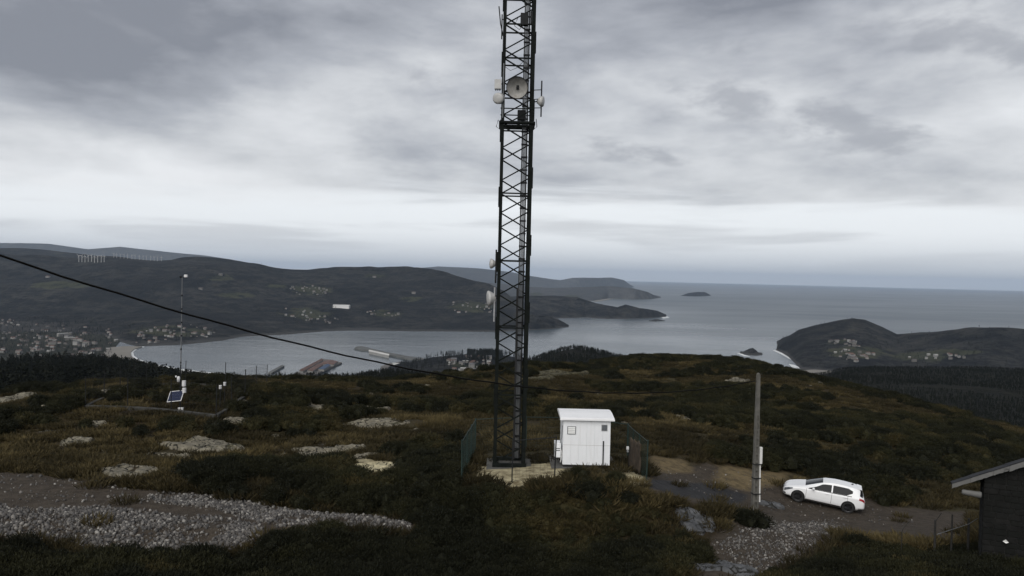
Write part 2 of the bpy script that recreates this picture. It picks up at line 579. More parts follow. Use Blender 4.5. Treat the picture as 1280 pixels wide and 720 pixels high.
M_GROUND = ground_material()
M_LAND = land_material('wooded_land', (0.002, 0.003, 0.004), (0.036, 0.035, 0.031), rock=(0.045, 0.044, 0.042))
M_PLAIN = land_material('plain_land', (0.018, 0.021, 0.014), (0.050, 0.048, 0.036), scale=3)
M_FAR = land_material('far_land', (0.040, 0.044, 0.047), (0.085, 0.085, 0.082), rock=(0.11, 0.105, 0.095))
M_WOOD = land_material('wood_floor', (0.007, 0.008, 0.006), (0.015, 0.016, 0.010), field=False, scale=4)

def add_streaks(name, col, k):
    """rain streaks and grime running down a painted wall"""
    t = MATS[name].node_tree; b = t.nodes['Principled BSDF']
    src = b.inputs['Base Color'].links[0].from_socket
    geo = N(t, 'ShaderNodeNewGeometry')
    mp = N(t, 'ShaderNodeMapping'); mp.inputs['Scale'].default_value = (9, 9, .55)
    L(t, geo.outputs['Position'], mp.inputs[0])
    n = NOISE(t, mp.outputs[0], 1.0, 5, .65)
    L(t, MIX(t, MR(t, n, .52, .74, 0, k), src, col), b.inputs['Base Color'])


add_streaks('panel_white', (.50, .49, .45), .28)
add_streaks('pole_concrete', (.04, .04, .033), .6)

# ------------------------------------------------------------------ near hill (thin-plate surface through measured points)
CTRL = [(0, 720, 25), (320, 720, 26), (640, 720, 27), (960, 720, 27), (1280, 720, 26),
        (0, 665, 30), (200, 677, 30), (400, 655, 32), (520, 650, 33), (640, 650, 33), (800, 650, 33), (900, 690, 31),
        (1000, 680, 33), (1128, 678, 34), (1210, 677, 33), (1250, 690, 30), (1340, 700, 29),
        (0, 600, 38), (175, 615, 37), (300, 626, 36), (480, 640, 35),
        (577, 603, 37), (637, 582, 41), (690, 588, 39), (760, 588, 39), (740, 572, 43), (808, 603, 37.5),
        (943, 640, 40.5), (995, 627, 44.6), (1060, 641, 43.6), (1120, 645, 43.5), (1200, 640, 46),
        (870, 602, 44), (930, 590, 48), (1040, 595, 52), (1150, 600, 56), (1280, 600, 60),
        (107, 513, 60), (270, 524, 57), (225, 518, 58), (333, 489, 75), (183, 486, 78),
        (0, 545, 52), (0, 510, 72), (0, 494, 90), (-80, 510, 80),
        (400, 540, 56), (400, 500, 78), (400, 480, 105), (300, 482, 92),
        (594, 567, 46), (784, 572, 46), (560, 520, 62), (560, 490, 90), (560, 472, 125),
        (700, 520, 62), (700, 485, 95), (700, 458, 140), (790, 450, 150), (880, 452, 150), (940, 458, 145),
        (850, 530, 66), (850, 490, 95), (1000, 540, 70), (1000, 500, 95), (1000, 471, 125),
        (1100, 550, 70), (1100, 512, 95), (1100, 494, 115), (1200, 530, 95), (1280, 562, 78), (1280, 549, 95)]
# behind the crest the ground falls below the line of sight
for (u, v, Y) in [(0, 494, 90), (180, 486, 95), (400, 480, 105), (560, 472, 125), (700, 458, 140), (880, 452, 150),
                  (1000, 471, 125), (1100, 494, 115), (1280, 549, 95), (1450, 590, 90), (-200, 500, 90)]:
    CTRL += [(u, v + 9, Y * 1.3), (u, v + 38, Y * 1.8)]
pts = [tuple(P(*c)) for c in CTRL]
pts += [(-60, 30, -11), (-45, 12, -8), (60, 40, -15.5), (45, 15, -9), (0, 0, -2.0), (0, 8, -4.9), (-15, 5, -4.5), (15, 5, -4.5),
        (0, 16, -7.8), (-25, 18, -8.6), (25, 18, -8.6), (0, -15, 1.5), (-40, -10, -3), (40, -10, -3)]
pts = np.array(pts)


def tps_fit(p, lam=0.02):
    n = len(p); X = p[:, :2] / 50.0
    r2 = ((X[:, None] - X[None]) ** 2).sum(-1)
    K = 0.5 * r2 * np.log(r2 + 1e-12) + lam * 0.01 * np.eye(n)
    A = np.zeros((n + 3, n + 3)); A[:n, :n] = K
    Q = np.c_[np.ones(n), X]; A[:n, n:] = Q; A[n:, :n] = Q.T
    return np.linalg.solve(A, np.r_[p[:, 2], 0, 0, 0]), X


TW, TX = tps_fit(pts)


def tps(x, y):
    x = np.asarray(x, float).ravel() / 50; y = np.asarray(y, float).ravel() / 50
    out = np.empty_like(x)
    for s in range(0, len(x), 20000):
        xx = x[s:s + 20000]; yy = y[s:s + 20000]
        r2 = (xx[:, None] - TX[None, :, 0]) ** 2 + (yy[:, None] - TX[None, :, 1]) ** 2
        out[s:s + 20000] = (0.5 * r2 * np.log(r2 + 1e-12)) @ TW[:-3] + TW[-3] + TW[-2] * xx + TW[-1] * yy
    return out


def inpoly(x, y, poly):
    x = np.asarray(x); y = np.asarray(y)
    ins = np.zeros(x.shape, bool)
    n = len(poly)
    for i in range(n):
        x0, y0 = poly[i]; x1, y1 = poly[(i + 1) % n]
        c = ((y0 > y) != (y1 > y)) & (x < (x1 - x0) * (y - y0) / (y1 - y0 + 1e-12) + x0)
        ins ^= c
    return ins


def hit0(u, v):                       # ray against the smooth hill
    d = ray(u, v)
    Ys = np.geomspace(14, 260, 900)
    gz = tps(d[0] * Ys, Ys)
    k = np.argmax(d[2] * Ys <= gz)
    return (d[0] * Ys[k], Ys[k])


def world_poly(px):
    return [hit0(u, v) for (u, v) in px]


# areas of the hill top, as outlines on the ground
AREA = {
    'dirt': [world_poly([(-60, 590), (50, 592), (110, 602), (175, 613), (250, 618), (330, 628), (330, 668), (212, 677), (125, 676), (50, 660), (-60, 662)]),
             world_poly([(300, 626), (366, 633), (433, 638), (486, 640), (526, 646), (512, 654), (433, 649), (364, 654), (300, 670)]),
             world_poly([(810, 585), (880, 582), (960, 592), (1050, 612), (1120, 635), (1215, 640), (1215, 672), (1150, 672), (1060, 668), (1000, 655), (930, 655), (905, 670), (985, 690), (930, 700), (880, 668), (940, 645), (880, 632), (815, 618)]),
             world_poly([(880, 668), (940, 648), (1050, 650), (1040, 668), (988, 690), (945, 706), (880, 722), (838, 722), (900, 696)])],
    'sand': [world_poly([(600, 584), (700, 578), (700, 602), (640, 606), (600, 596)]),
             world_poly([(778, 590), (798, 590), (808, 603), (790, 606)]),
             world_poly([(432, 590), (450, 578), (508, 580), (505, 592), (470, 597)])],
    'ochre': [world_poly([(900, 583), (985, 590), (985, 606), (925, 612), (890, 600)]),
              world_poly([(812, 572), (850, 575), (870, 592), (815, 588)])],
    'tar': [world_poly([(808, 598), (880, 602), (935, 620), (905, 632), (850, 622), (812, 612)])],
}
COMP = [tuple(P(577, 603, 37))[:2], tuple(P(808, 603, 37.5))[:2], tuple(P(784, 572, 46))[:2], tuple(P(594, 567, 46))[:2]]
ENCL = [tuple(P(107, 513, 60))[:2], tuple(P(270, 524, 57))[:2], tuple(P(333, 489, 75))[:2], tuple(P(183, 486, 78))[:2]]


def seg_dist(x, y, poly):
    d = np.full(np.shape(x), 1e9)
    n = len(poly)
    for i in range(n):
        x0, y0 = poly[i]; x1, y1 = poly[(i + 1) % n]
        dx, dy = x1 - x0, y1 - y0
        t = np.clip(((x - x0) * dx + (y - y0) * dy) / (dx * dx + dy * dy + 1e-9), 0, 1)
        d = np.minimum(d, np.hypot(x - x0 - t * dx, y - y0 - t * dy))
    return d


def soft(x, y, poly, w):
    d = seg_dist(x, y, poly)
    d = np.where(inpoly(x, y, poly), d, -d)
    return np.clip(0.5 + d / (2 * w), 0, 1)


FLAT = AREA['dirt'] + AREA['tar'] + [COMP, ENCL]


def gz(x, y):
    """height of the near hill"""
    sh = np.shape(x)
    x = np.asarray(x, float).ravel(); y = np.asarray(y, float).ravel()
    z = tps(x, np.clip(y, -60, 190))
    far = np.maximum(y - 190, 0)
    z = z - 0.38 * far
    flat = np.zeros_like(x)
    for p in FLAT:
        flat = np.maximum(flat, soft(x, y, p, 1.5))
    rough = (1 - flat)
    grow = np.clip((y - 50) / 80, 0, 1)
    z = z + rough * ((0.55 + 0.5 * np.clip((38 - y) / 4, 0, 1)) * fbm(x / 4.0, y / 4.0, 3, 4) + (1.1 + 1.6 * grow) * fbm(x / 17.0, y / 17.0, 9, 3) * np.clip((y - 42) / 25, 0, 1))
    z = z - (0.72 + 0.25 * np.clip((x - 8) / 5, 0, 1)) * rough * np.clip((36.5 - y) / 3.0, 0, 1)
    z = z + 0.07 * fbm(x / 1.1, y / 1.1, 5, 2)
    return np.maximum(z, SEA - 4).reshape(sh)


def build_ground():
    ys = np.r_[np.linspace(-40, 12, 24)[:-1], np.geomspace(12, 200, 400), np.geomspace(200, 900, 40)[1:]]
    ss = np.linspace(-1.05, 1.05, 340)
    Yg, Sg = np.meshgrid(ys, ss, indexing='ij')
    Xg = Sg * (np.maximum(Yg, 0) * 0.9 + 26)
    Z = gz(Xg, Yg)
    nr, nc = Yg.shape
    idx = np.arange(nr * nc).reshape(nr, nc)
    q = np.stack([idx[:-1, :-1], idx[:-1, 1:], idx[1:, 1:], idx[1:, :-1]], -1).reshape(-1, 4)
    me = bpy.data.meshes.new('ground')
    me.vertices.add(nr * nc)
    me.vertices.foreach_set('co', np.stack([Xg, Yg, Z], -1).ravel())
    me.loops.add(q.size); me.loops.foreach_set('vertex_index', q.ravel())
    me.polygons.add(len(q)); me.polygons.foreach_set('loop_start', np.arange(0, q.size, 4))
    me.update(calc_edges=True)
    for k, polys in AREA.items():
        a = np.zeros(nr * nc)
        w = {'dirt': 0.9, 'sand': 0.6, 'ochre': 1.2, 'tar': 0.6}[k]
        for p in polys:
            a = np.maximum(a, soft(Xg.ravel(), Yg.ravel(), p, w))
        at = me.attributes.new(k, 'FLOAT', 'POINT'); at.data.foreach_set('value', a)
    o = link('ground', me, M_GROUND, smooth=True)
    tag(o, kind='structure')
    return o


ground = build_ground()

# ------------------------------------------------------------------ far land: surfaces between a shore line and a crest line
BVH_SRC = []


def resample(row, us):
    a = np.array(row, float)
    return [np.interp(us, a[:, 0], a[:, k]) for k in range(1, a.shape[1])]


def loft(name, rows, nu=160, nv=22, amp=0.0, size=600.0, seed=1, m=None, fields=(), kind='structure', conv=1.0):
    """rows: ('sea', [(u,v)]) | ('pt', [(u,v,Y)]) | ('back', factor, z)"""
    us = np.linspace(rows[0][1][0][0], rows[0][1][-1][0], nu)
    lines = []
    for r in rows:
        if r[0] == 'sea':
            (vv,) = resample(r[1], us)
            lines.append(np.array([PS(u, v) - Vector((0, 0, 3)) for u, v in zip(us, vv)]))
        elif r[0] == 'pt':
            vv, YY = resample(r[1], us)
            if lines and rows[0][0] == 'sea':
                YY = np.maximum(YY, lines[-1][:, 1] * 1.012)      # a crest stands behind its shore
            lines.append(np.array([P(u, v, y) for u, v, y in zip(us, vv, YY)]))
        else:
            p = lines[-1].copy()
            p[:, :2] *= r[1]
            p[:, 2] = r[2]
            lines.append(p)
    V = []; W = []
    for i in range(len(lines) - 1):
        last = i == len(lines) - 2
        sea0 = rows[i][0] == 'sea'
        for k in range(nv + (1 if last else 0)):
            t = k / nv
            p = lines[i] * (1 - t) + lines[i + 1] * t
            if rows[i + 1][0] == 'back':
                tt = t * t * (3 - 2 * t)
                p[:, 2] = lines[i][:, 2] * (1 - tt) + lines[i + 1][:, 2] * tt
                w = 1 - t
            else:
                tt = t ** conv
                p[:, 2] = lines[i][:, 2] * (1 - tt) + lines[i + 1][:, 2] * tt
                w = math.sin(min(1.0, t * 1.0) * math.pi / 2) if sea0 else 1.0
                if rows[i + 1][0] != 'back':
                    w *= (1 - 0.75 * t ** 3)
            V.append(p); W.append(w)
    V = np.array(V); W = np.array(W)[:, None]
    if amp:
        V[:, :, 2] += W * amp * 2 * fbm(V[:, :, 0] / size, V[:, :, 1] / size, seed, 5)
    if rows[0][0] == 'sea':          # land stays above the water behind its shore
        V[1:nv, :, 2] = np.maximum(V[1:nv, :, 2], SEA + 1 + 4 * W[1:nv])
    nr, nc = V.shape[:2]
    idx = np.arange(nr * nc).reshape(nr, nc)
    q = np.stack([idx[:-1, :-1], idx[:-1, 1:], idx[1:, 1:], idx[1:, :-1]], -1).reshape(-1, 4)
    me = pymesh(name, V.reshape(-1, 3), [tuple(int(i) for i in f) for f in q])
    fa = np.zeros(nr * nc)
    if fields:
        uv = np.array([proj(p) for p in V.reshape(-1, 3)])
        for (u, v, ru, rv) in fields:
            fa = np.maximum(fa, 0.8 * np.clip(1.25 - ((uv[:, 0] - u) / ru) ** 2 - ((uv[:, 1] - v) / rv) ** 2, 0, 1))
    at = me.attributes.new('field', 'FLOAT', 'POINT'); at.data.foreach_set('value', fa)
    o = link(name, me, m or M_LAND, smooth=True)
    tag(o, kind=kind)
    BVH_SRC.append(o)
    return o


# far misty ranges
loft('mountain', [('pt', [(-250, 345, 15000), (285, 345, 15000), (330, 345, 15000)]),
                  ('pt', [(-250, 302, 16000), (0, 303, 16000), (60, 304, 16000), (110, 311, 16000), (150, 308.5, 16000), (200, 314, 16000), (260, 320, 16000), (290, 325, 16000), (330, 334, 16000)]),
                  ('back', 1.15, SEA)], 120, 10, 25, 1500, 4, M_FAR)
loft('mountain', [('pt', [(-250, 340, 6200), (180, 340, 6200)]),
                  ('pt', [(-250, 310, 7200), (0, 311, 7200), (28, 311, 7200), (70, 314, 7200), (104, 316.5, 7200), (140, 321, 7200), (180, 330, 7200)]),
                  ('back', 1.2, SEA)], 90, 12, 25, 900, 5, M_LAND)
# far headlands across the ria
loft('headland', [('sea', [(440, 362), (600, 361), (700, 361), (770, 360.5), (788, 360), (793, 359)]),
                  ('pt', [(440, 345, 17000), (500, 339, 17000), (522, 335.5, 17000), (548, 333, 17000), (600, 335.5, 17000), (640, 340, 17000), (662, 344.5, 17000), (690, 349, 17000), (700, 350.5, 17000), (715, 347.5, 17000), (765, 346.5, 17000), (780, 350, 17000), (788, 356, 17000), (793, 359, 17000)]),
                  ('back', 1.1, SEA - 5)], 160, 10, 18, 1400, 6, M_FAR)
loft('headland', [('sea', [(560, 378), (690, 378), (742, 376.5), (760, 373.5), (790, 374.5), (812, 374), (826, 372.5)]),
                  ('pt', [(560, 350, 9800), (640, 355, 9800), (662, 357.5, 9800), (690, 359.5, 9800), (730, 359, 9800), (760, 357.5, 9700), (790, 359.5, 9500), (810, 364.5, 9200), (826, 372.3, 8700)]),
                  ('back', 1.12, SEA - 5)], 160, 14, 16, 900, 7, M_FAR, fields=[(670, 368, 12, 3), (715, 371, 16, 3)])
loft('headland', [('sea', [(590, 401), (662, 400), (695, 398.5), (732, 397), (760, 399), (787, 398.5), (815, 397.5), (833, 396)]),
                  ('pt', [(590, 374, 5400), (640, 370, 5400), (662, 369, 5400), (690, 368.5, 5400), (722, 370.5, 5300), (745, 378.5, 5200), (772, 384.5, 5100), (782, 381.5, 5050), (800, 386.5, 5000), (812, 388, 4950), (822, 389.5, 4900), (830, 393.5, 4800), (833, 395.7, 4750)]),
                  ('back', 1.12, SEA - 5)], 180, 16, 12, 420, 8, M_LAND)
# the long ridge across the bay
ridge = loft('ridge', [('sea', [(-250, 421), (0, 421), (130, 421), (150, 428), (170, 434), (225, 432), (278, 426.5), (300, 421.5), (360, 418.5), (406, 414.5), (440, 413.5), (520, 414.5), (618, 415), (660, 413), (690, 411), (711, 408.8)]),
                       ('pt', [(-250, 385, 3700), (0, 388, 3650), (130, 388, 3550), (225, 392, 3500), (360, 386, 3900), (440, 383, 4000), (560, 384, 4100), (618, 388, 4000), (645, 397, 3850), (662, 403, 3750), (690, 406, 3680), (711, 408.6, 3600)]),
                       ('pt', [(-250, 318, 5200), (0, 318, 5200), (60, 322, 5200), (93, 322.5, 5200), (146, 319.5, 5200), (197, 324, 5200), (245, 323, 5200), (281, 326, 5200), (337, 332, 5200), (366, 334.5, 5200), (434, 337, 5300), (472, 339.5, 5300), (486, 338, 5300), (522, 337.5, 5300), (552, 340, 5200), (576, 345, 5000), (611, 351, 4800), (630, 360, 4500), (645, 376, 4300), (662, 396.5, 3950), (685, 399.5, 3850), (697, 402, 3750), (711, 408.4, 3620)]),
                       ('back', 1.25, SEA - 5)], 320, 34, 85, 950, 11, M_LAND,
             fields=[(75, 356, 45, 6), (295, 369, 28, 5), (275, 347, 30, 5), (388, 362, 34, 9), (385, 393, 45, 10), (480, 392, 30, 6), (590, 385, 34, 8), (515, 374, 20, 4), (215, 415, 60, 9), (470, 345, 20, 3), (345, 358, 20, 4)])
# headland with the conical hill and the hill beside it
cape = loft('headland', [('sea', [(970, 438), (977, 441), (985, 446), (994, 455), (1004, 466), (1040, 468), (1100, 472), (1450, 490)]),
                         ('pt', [(970, 437.8, 2880), (977, 430, 2950), (998, 413, 3050), (1019, 406, 3080), (1054, 397, 3120), (1066, 395.5, 3120), (1081, 399, 3100), (1102, 409, 3080), (1121, 419, 3000), (1137, 417.8, 2900), (1167, 415, 2800), (1206, 410, 2700), (1241, 410.5, 2600), (1300, 413, 2600), (1450, 420, 2500)]),
                         ('back', 1.3, SEA - 5)], 220, 30, 16, 330, 13, M_LAND, conv=1.15,
            fields=[(1070, 441, 45, 9), (1045, 427, 20, 5), (1160, 446, 60, 7), (1200, 440, 40, 5)])
# islands
for (pa, top, sd) in [([(850.5, 369.8), (860, 370.3), (875, 370.5), (889, 369.8)], [(850.5, 369.6, 10600), (862, 366, 10700), (871, 365, 10700), (881, 365, 10700), (886, 367.5, 10650), (889, 369.6, 10600)], 3),
                      ([(811, 401.5), (820, 402), (831, 401.5)], [(811, 401.3, 4500), (817, 399.3, 4520), (822, 399, 4520), (827, 400, 4510), (831, 401.3, 4500)], 4),
                      ([(925, 442), (935, 444.2), (945, 445), (953, 443.8)], [(925, 441.8, 2790), (932, 438, 2790), (937, 435.6, 2790), (941, 434.9, 2790), (945, 437.5, 2780), (949, 441.5, 2770), (953, 443.5, 2750)], 5)]:
    isl = loft('island', [('sea', pa), ('pt', top), ('back', 1.02, SEA - 5)], 60, 8, 4 if sd == 3 else 1.5, 60, sd, M_LAND)

# wooded slopes on our side
wood_left = loft('hillside', [('pt', [(-300, 560, 150), (310, 560, 150)]),
                              ('pt', [(-300, 470, 560), (0, 468, 560), (30, 464, 560), (117, 462, 560), (150, 463, 560), (176, 469, 560), (211, 476, 560), (255, 487, 560), (310, 500, 560)]),
                              ('back', 1.9, SEA - 5)], 100, 16, 4, 60, 21, M_WOOD)
wood_mid = loft('hillside', [('pt', [(270, 540, 190), (650, 530, 190)]),
                             ('pt', [(270, 500, 520), (310, 488, 520), (345, 480, 520), (400, 478, 520), (440, 475, 520), (480, 472, 520), (520, 475, 520), (560, 480, 520), (650, 490, 520)]),
                             ('back', 1.9, SEA - 5)], 90, 14, 3, 60, 22, M_WOOD)
wood_cone = loft('hill', [('pt', [(610, 510, 400), (830, 510, 400)]),
                          ('pt', [(610, 478, 820), (640, 463, 820), (662, 453, 820), (680, 447, 820), (700, 441, 820), (715, 438.5, 820), (740, 441, 820), (775, 450, 820), (800, 460, 820), (830, 475, 820)]),
                          ('back', 1.7, SEA - 5)], 90, 14, 3, 80, 23, M_WOOD)
wood_right = loft('hillside', [('pt', [(990, 620, 190), (1500, 640, 190)]),
                               ('pt', [(990, 500, 420), (1100, 515, 420), (1280, 530, 420), (1500, 540, 420)]),
                               ('pt', [(990, 490, 900), (1010, 474, 900), (1060, 463, 900), (1108, 460, 900), (1200, 461, 900), (1300, 466, 900), (1500, 475, 900)]),
                               ('back', 1.8, SEA - 5)], 120, 16, 6, 120, 24, M_WOOD)
town_hill = loft('hill', [('pt', [(470, 478, 1500), (700, 478, 1500)]),
                          ('pt', [(470, 478, 1900), (482, 470, 1900), (500, 461, 1900), (523, 455, 1900), (539, 449.5, 1900), (565, 446.5, 1900), (586, 444.5, 1900), (600, 443.5, 1900), (616, 443.5, 1900), (640, 447, 1900), (700, 462, 1900)]),
                          ('back', 1.25, SEA - 5)], 90, 16, 5, 150, 25, M_LAND, fields=[(590, 455, 35, 8)])


def sheet(name, px, z, m, kind='structure', **kw):
    """flat sheet near sea level"""
    vs = []
    for (u, v) in px:
        d = ray(u, v)
        vs.append(Vector(d * (z / d[2])))
    n = len(vs)
    b = [(p[0], p[1], z - 6) for p in vs]
    me = pymesh(name, vs + b, [tuple(range(n))] + [(i, i + n, (i + 1) % n + n, (i + 1) % n) for i in range(n)])
    bm = bmesh.new(); bm.from_mesh(me); bmesh.ops.recalc_face_normals(bm, faces=bm.faces); bm.to_mesh(me); bm.free()
    o = link(name, me, m)
    tag(o, kind=kind, **kw)
    BVH_SRC.append(o)
    return o


plain = sheet('coastal_plain', [(-260, 412), (130, 412), (150, 426), (143, 434), (136, 439), (140, 446), (160, 453), (185, 459), (240, 467), (310, 473), (310, 520), (-260, 520)], SEA + 2.2, M_PLAIN)
beach = sheet('beach', [(160, 432.5), (178, 433.2), (168, 436), (163.5, 440), (164.5, 445), (170, 449.5), (182, 453.8), (200, 458), (225, 462.5), (255, 466), (285, 468), (330, 470), (330, 478), (240, 474), (185, 464), (155, 458), (132, 448), (130, 440), (138, 434)], SEA + 2.6, MATS['beach_sand'])
foam = sheet('surf', [(178, 433.2), (181, 433.4), (171, 436.3), (166.5, 440), (167.5, 444.6), (173, 448.8), (185, 452.9), (203, 457), (227, 461.3), (257, 464.9), (285, 467), (285, 468.2), (255, 466.3), (225, 462.8), (200, 458.3), (182, 454), (170, 449.8), (164, 445), (163, 440), (167.5, 436)], SEA + 0.25, MATS['foam'])
cove = sheet('beach', [(1004, 463), (1014, 462), (1034, 461.5), (1040, 464), (1034, 470), (1004, 470)], SEA + 2.4, MATS['beach_sand'])
cove2 = sheet('beach', [(742, 375.2), (752, 374), (765, 371.8), (767, 373.2), (752, 376.3), (742, 377)], SEA + 2.4, MATS['beach_sand'])
surf2 = sheet('surf', [(986, 455), (992, 461), (1004, 466.5), (1012, 463), (1020, 462.4), (1010, 459.5), (1001, 460), (993, 456)], SEA + 0.25, MATS['foam'])
for q in ([(966, 438), (972, 437), (984, 443), (990, 450), (986, 448), (976, 442.5)], [(921, 441.5), (927, 441), (930, 443.5), (938, 445.6), (930, 445)],
          [(826, 396), (833, 395), (837, 397), (829, 398.2)], [(690, 357.0), (720, 356.6), (756, 357.0), (756, 357.9), (720, 357.7), (690, 358)]):
    sheet('surf', q, SEA + 0.25, MATS['foam'])


def build_sea():
    verts = [(0, 0, SEA)]; faces = []
    rads = [400, 1500, 4000, 9000, 18000, 35000, 62000]
    n = 96
    for r in rads:
        for k in range(n):
            a = 2 * math.pi * k / n
            verts.append((r * math.cos(a), r * math.sin(a), SEA))
    for k in range(n):
        faces.append((0, 1 + k, 1 + (k + 1) % n))
    for i in range(len(rads) - 1):
        for k in range(n):
            a = 1 + i * n
            faces.append((a + k, a + n + k, a + n + (k + 1) % n, a + (k + 1) % n))
    tag(link('sea', pymesh('sea', verts, faces), sea_material()), kind='structure')


build_sea()

# ------------------------------------------------------------------ ray hits on everything built so far
def make_bvh(objs):
    vs = []; fs = []
    for o in objs:
        b = len(vs)
        vs += [v.co.copy() for v in o.data.vertices]
        fs += [tuple(i + b for i in p.vertices) for p in o.data.polygons]
    return BVHTree.FromPolygons(vs, fs)


BVH_FAR = make_bvh(BVH_SRC)


def hit_far(u, v):
    d = Vector(ray(u, v)).normalized()
    h = BVH_FAR.ray_cast(Vector((0, 0, 0)), d)
    return h[0]


BVH_NEAR = make_bvh([ground])


def hit(u, v):
    d = Vector(ray(u, v)).normalized()
    h = BVH_NEAR.ray_cast(Vector((0, 0, 0)), d)
    return h[0]


def drop(x, y):
    h = BVH_NEAR.ray_cast(Vector((x, y, 100)), Vector((0, 0, -1)))
    return h[0].z if h[0] else float(gz(np.array([x]), np.array([y]))[0])


# ------------------------------------------------------------------ scattered cover (geometry nodes, instances)
def scatter(name, pos, sc, rz, vi, tint, protos, kind='stuff'):
    me = bpy.data.meshes.new(name)
    n = len(pos)
    me.vertices.add(n)
    me.vertices.foreach_set('co', np.asarray(pos, float).ravel())
    for nm, arr, ty in (('sc', sc, 'FLOAT'), ('rz', rz, 'FLOAT'), ('vi', vi, 'INT'), ('tint', tint, 'FLOAT')):
        at = me.attributes.new(nm, ty, 'POINT')
        at.data.foreach_set('value', np.asarray(arr, np.int32 if ty == 'INT' else np.float32))
    o = link(name, me)
    g = bpy.data.node_groups.new(name + '_nodes', 'GeometryNodeTree')
    g.interface.new_socket('Geometry', in_out='INPUT', socket_type='NodeSocketGeometry')
    g.interface.new_socket('Geometry', in_out='OUTPUT', socket_type='NodeSocketGeometry')
    gi = g.nodes.new('NodeGroupInput'); go = g.nodes.new('NodeGroupOutput')
    iop = g.nodes.new('GeometryNodeInstanceOnPoints')
    join = g.nodes.new('GeometryNodeJoinGeometry')
    for p in protos:
        oi = g.nodes.new('GeometryNodeObjectInfo'); oi.inputs[0].default_value = p
        ti = g.nodes.new('GeometryNodeGeometryToInstance')
        g.links.new(oi.outputs['Geometry'], ti.inputs[0])
        g.links.new(ti.outputs[0], join.inputs[0])

    def attr(nm, ty):
        a = g.nodes.new('GeometryNodeInputNamedAttribute'); a.data_type = ty; a.inputs[0].default_value = nm
        return a.outputs[0]
    comb = g.nodes.new('ShaderNodeCombineXYZ')
    g.links.new(attr('rz', 'FLOAT'), comb.inputs[2])
    g.links.new(gi.outputs[0], iop.inputs['Points'])
    g.links.new(join.outputs[0], iop.inputs['Instance'])
    iop.inputs['Pick Instance'].default_value = True
    g.links.new(attr('vi', 'INT'), iop.inputs['Instance Index'])
    g.links.new(comb.outputs[0], iop.inputs['Rotation'])
    g.links.new(attr('sc', 'FLOAT'), iop.inputs['Scale'])
    g.links.new(iop.outputs[0], go.inputs[0])
    md = o.modifiers.new('scatter', 'NODES'); md.node_group = g
    tag(o, kind=kind)
    return o


def proto(name, me, m):
    me.materials.append(m)
    return bpy.data.objects.new(name, me)


def leaf_mesh(name, blades):
    """blades: (base, tip, width) -> thin kite shaped leaves"""
    vs = []; fs = []
    for (b, tp, w) in blades:
        b = Vector(b); tp = Vector(tp); d = tp - b
        s = d.cross(Vector((random.uniform(-1, 1), random.uniform(-1, 1), random.uniform(-1, 1))))
        if s.length < 1e-6:
            continue
        s = s.normalized() * w
        m = b + d * 0.5
        k = len(vs)
        vs += [b, m + s, tp, m - s]
        fs += [(k, k + 1, k + 2, k + 3)]
    return pymesh(name, vs, fs)


def gorse_mesh(seed, blades=1900):
    random.seed(seed)
    lobes = [((random.uniform(-.3, .3), random.uniform(-.3, .3), random.uniform(.1, .3)), random.uniform(.25, .42)) for _ in range(6)]
    out = []
    for _ in range(blades):
        (c, r) = random.choice(lobes)
        th = random.uniform(0, 2 * math.pi); ph = math.acos(random.uniform(-0.15, 1))
        d = Vector((math.sin(ph) * math.cos(th), math.sin(ph) * math.sin(th), math.cos(ph)))
        p = Vector(c) + d * r * random.uniform(.62, 1.02)
        if p.z < -0.05:
            continue
        g = (d + Vector((random.uniform(-.6, .6), random.uniform(-.6, .6), random.uniform(.0, .8)))).normalized()
        out.append((p, p + g * random.uniform(.05, .13), random.uniform(.008, .019)))
    me = leaf_mesh('gorse', out)
    # woody core so that the bush is not see-through
    bm = bmesh.new(); bm.from_mesh(me)
    for (c, r) in lobes:
        g = bmesh.ops.create_icosphere(bm, subdivisions=1, radius=r * .72)
        bmesh.ops.translate(bm, verts=g['verts'], vec=c)
    bm.to_mesh(me); bm.free()
    return me


def heath_mesh(seed, blades=150):
    random.seed(seed)
    out = []
    for _ in range(blades):
        a = random.uniform(0, 2 * math.pi); r = 0.42 * math.sqrt(random.random())
        b = Vector((r * math.cos(a), r * math.sin(a), -0.03))
        tp = b + Vector((random.gauss(0, .10) + b.x * .4, random.gauss(0, .10) + b.y * .4, random.uniform(.12, .34)))
        out.append((b, tp, random.uniform(.010, .024)))
    return leaf_mesh('heath', out)


def conifer_mesh(seed, kind=0):
    random.seed(seed)
    mb = MB()
    mb.tube((0, 0, -0.5), (0, 0, 8.5), 0.16, 0.04, 5)
    bl = []
    top = 10.0
    n = 150
    for i in range(n):
        h = random.uniform(1.6, top) if kind == 0 else random.uniform(3.2, top)
        f = (h - 1.6) / (top - 1.6)
        rr = (1 - f) * 2.1 + 0.15 if kind == 0 else 1.9 * math.sin(math.pi * min(1, max(0.08, (h - 3) / 7.4))) + 0.2
        a = random.uniform(0, 2 * math.pi)
        r = rr * random.uniform(.25, 1.05)
        b = Vector((math.cos(a) * r * .35, math.sin(a) * r * .35, h + .15))
        tp = Vector((math.cos(a) * r, math.sin(a) * r, h - 0.25 + random.uniform(-.2, .35)))
        bl.append((b, tp, random.uniform(.22, .42)))
    me = leaf_mesh('conifer', bl)
    bm = bmesh.new(); bm.from_mesh(me)
    t = pymesh('t', mb.v, mb.f); bm.from_mesh(t)
    bm.to_mesh(me); bm.free()
    return me


GORSE = [proto('gorse_bush', gorse_mesh(s), MATS['gorse']) for s in range(5)]
HEATH = [proto('heath_tuft', heath_mesh(s + 20), MATS['heath']) for s in range(4)]
CONIF = [proto('conifer', conifer_mesh(s + 40, s % 2), MATS['conifer']) for s in range(5)]

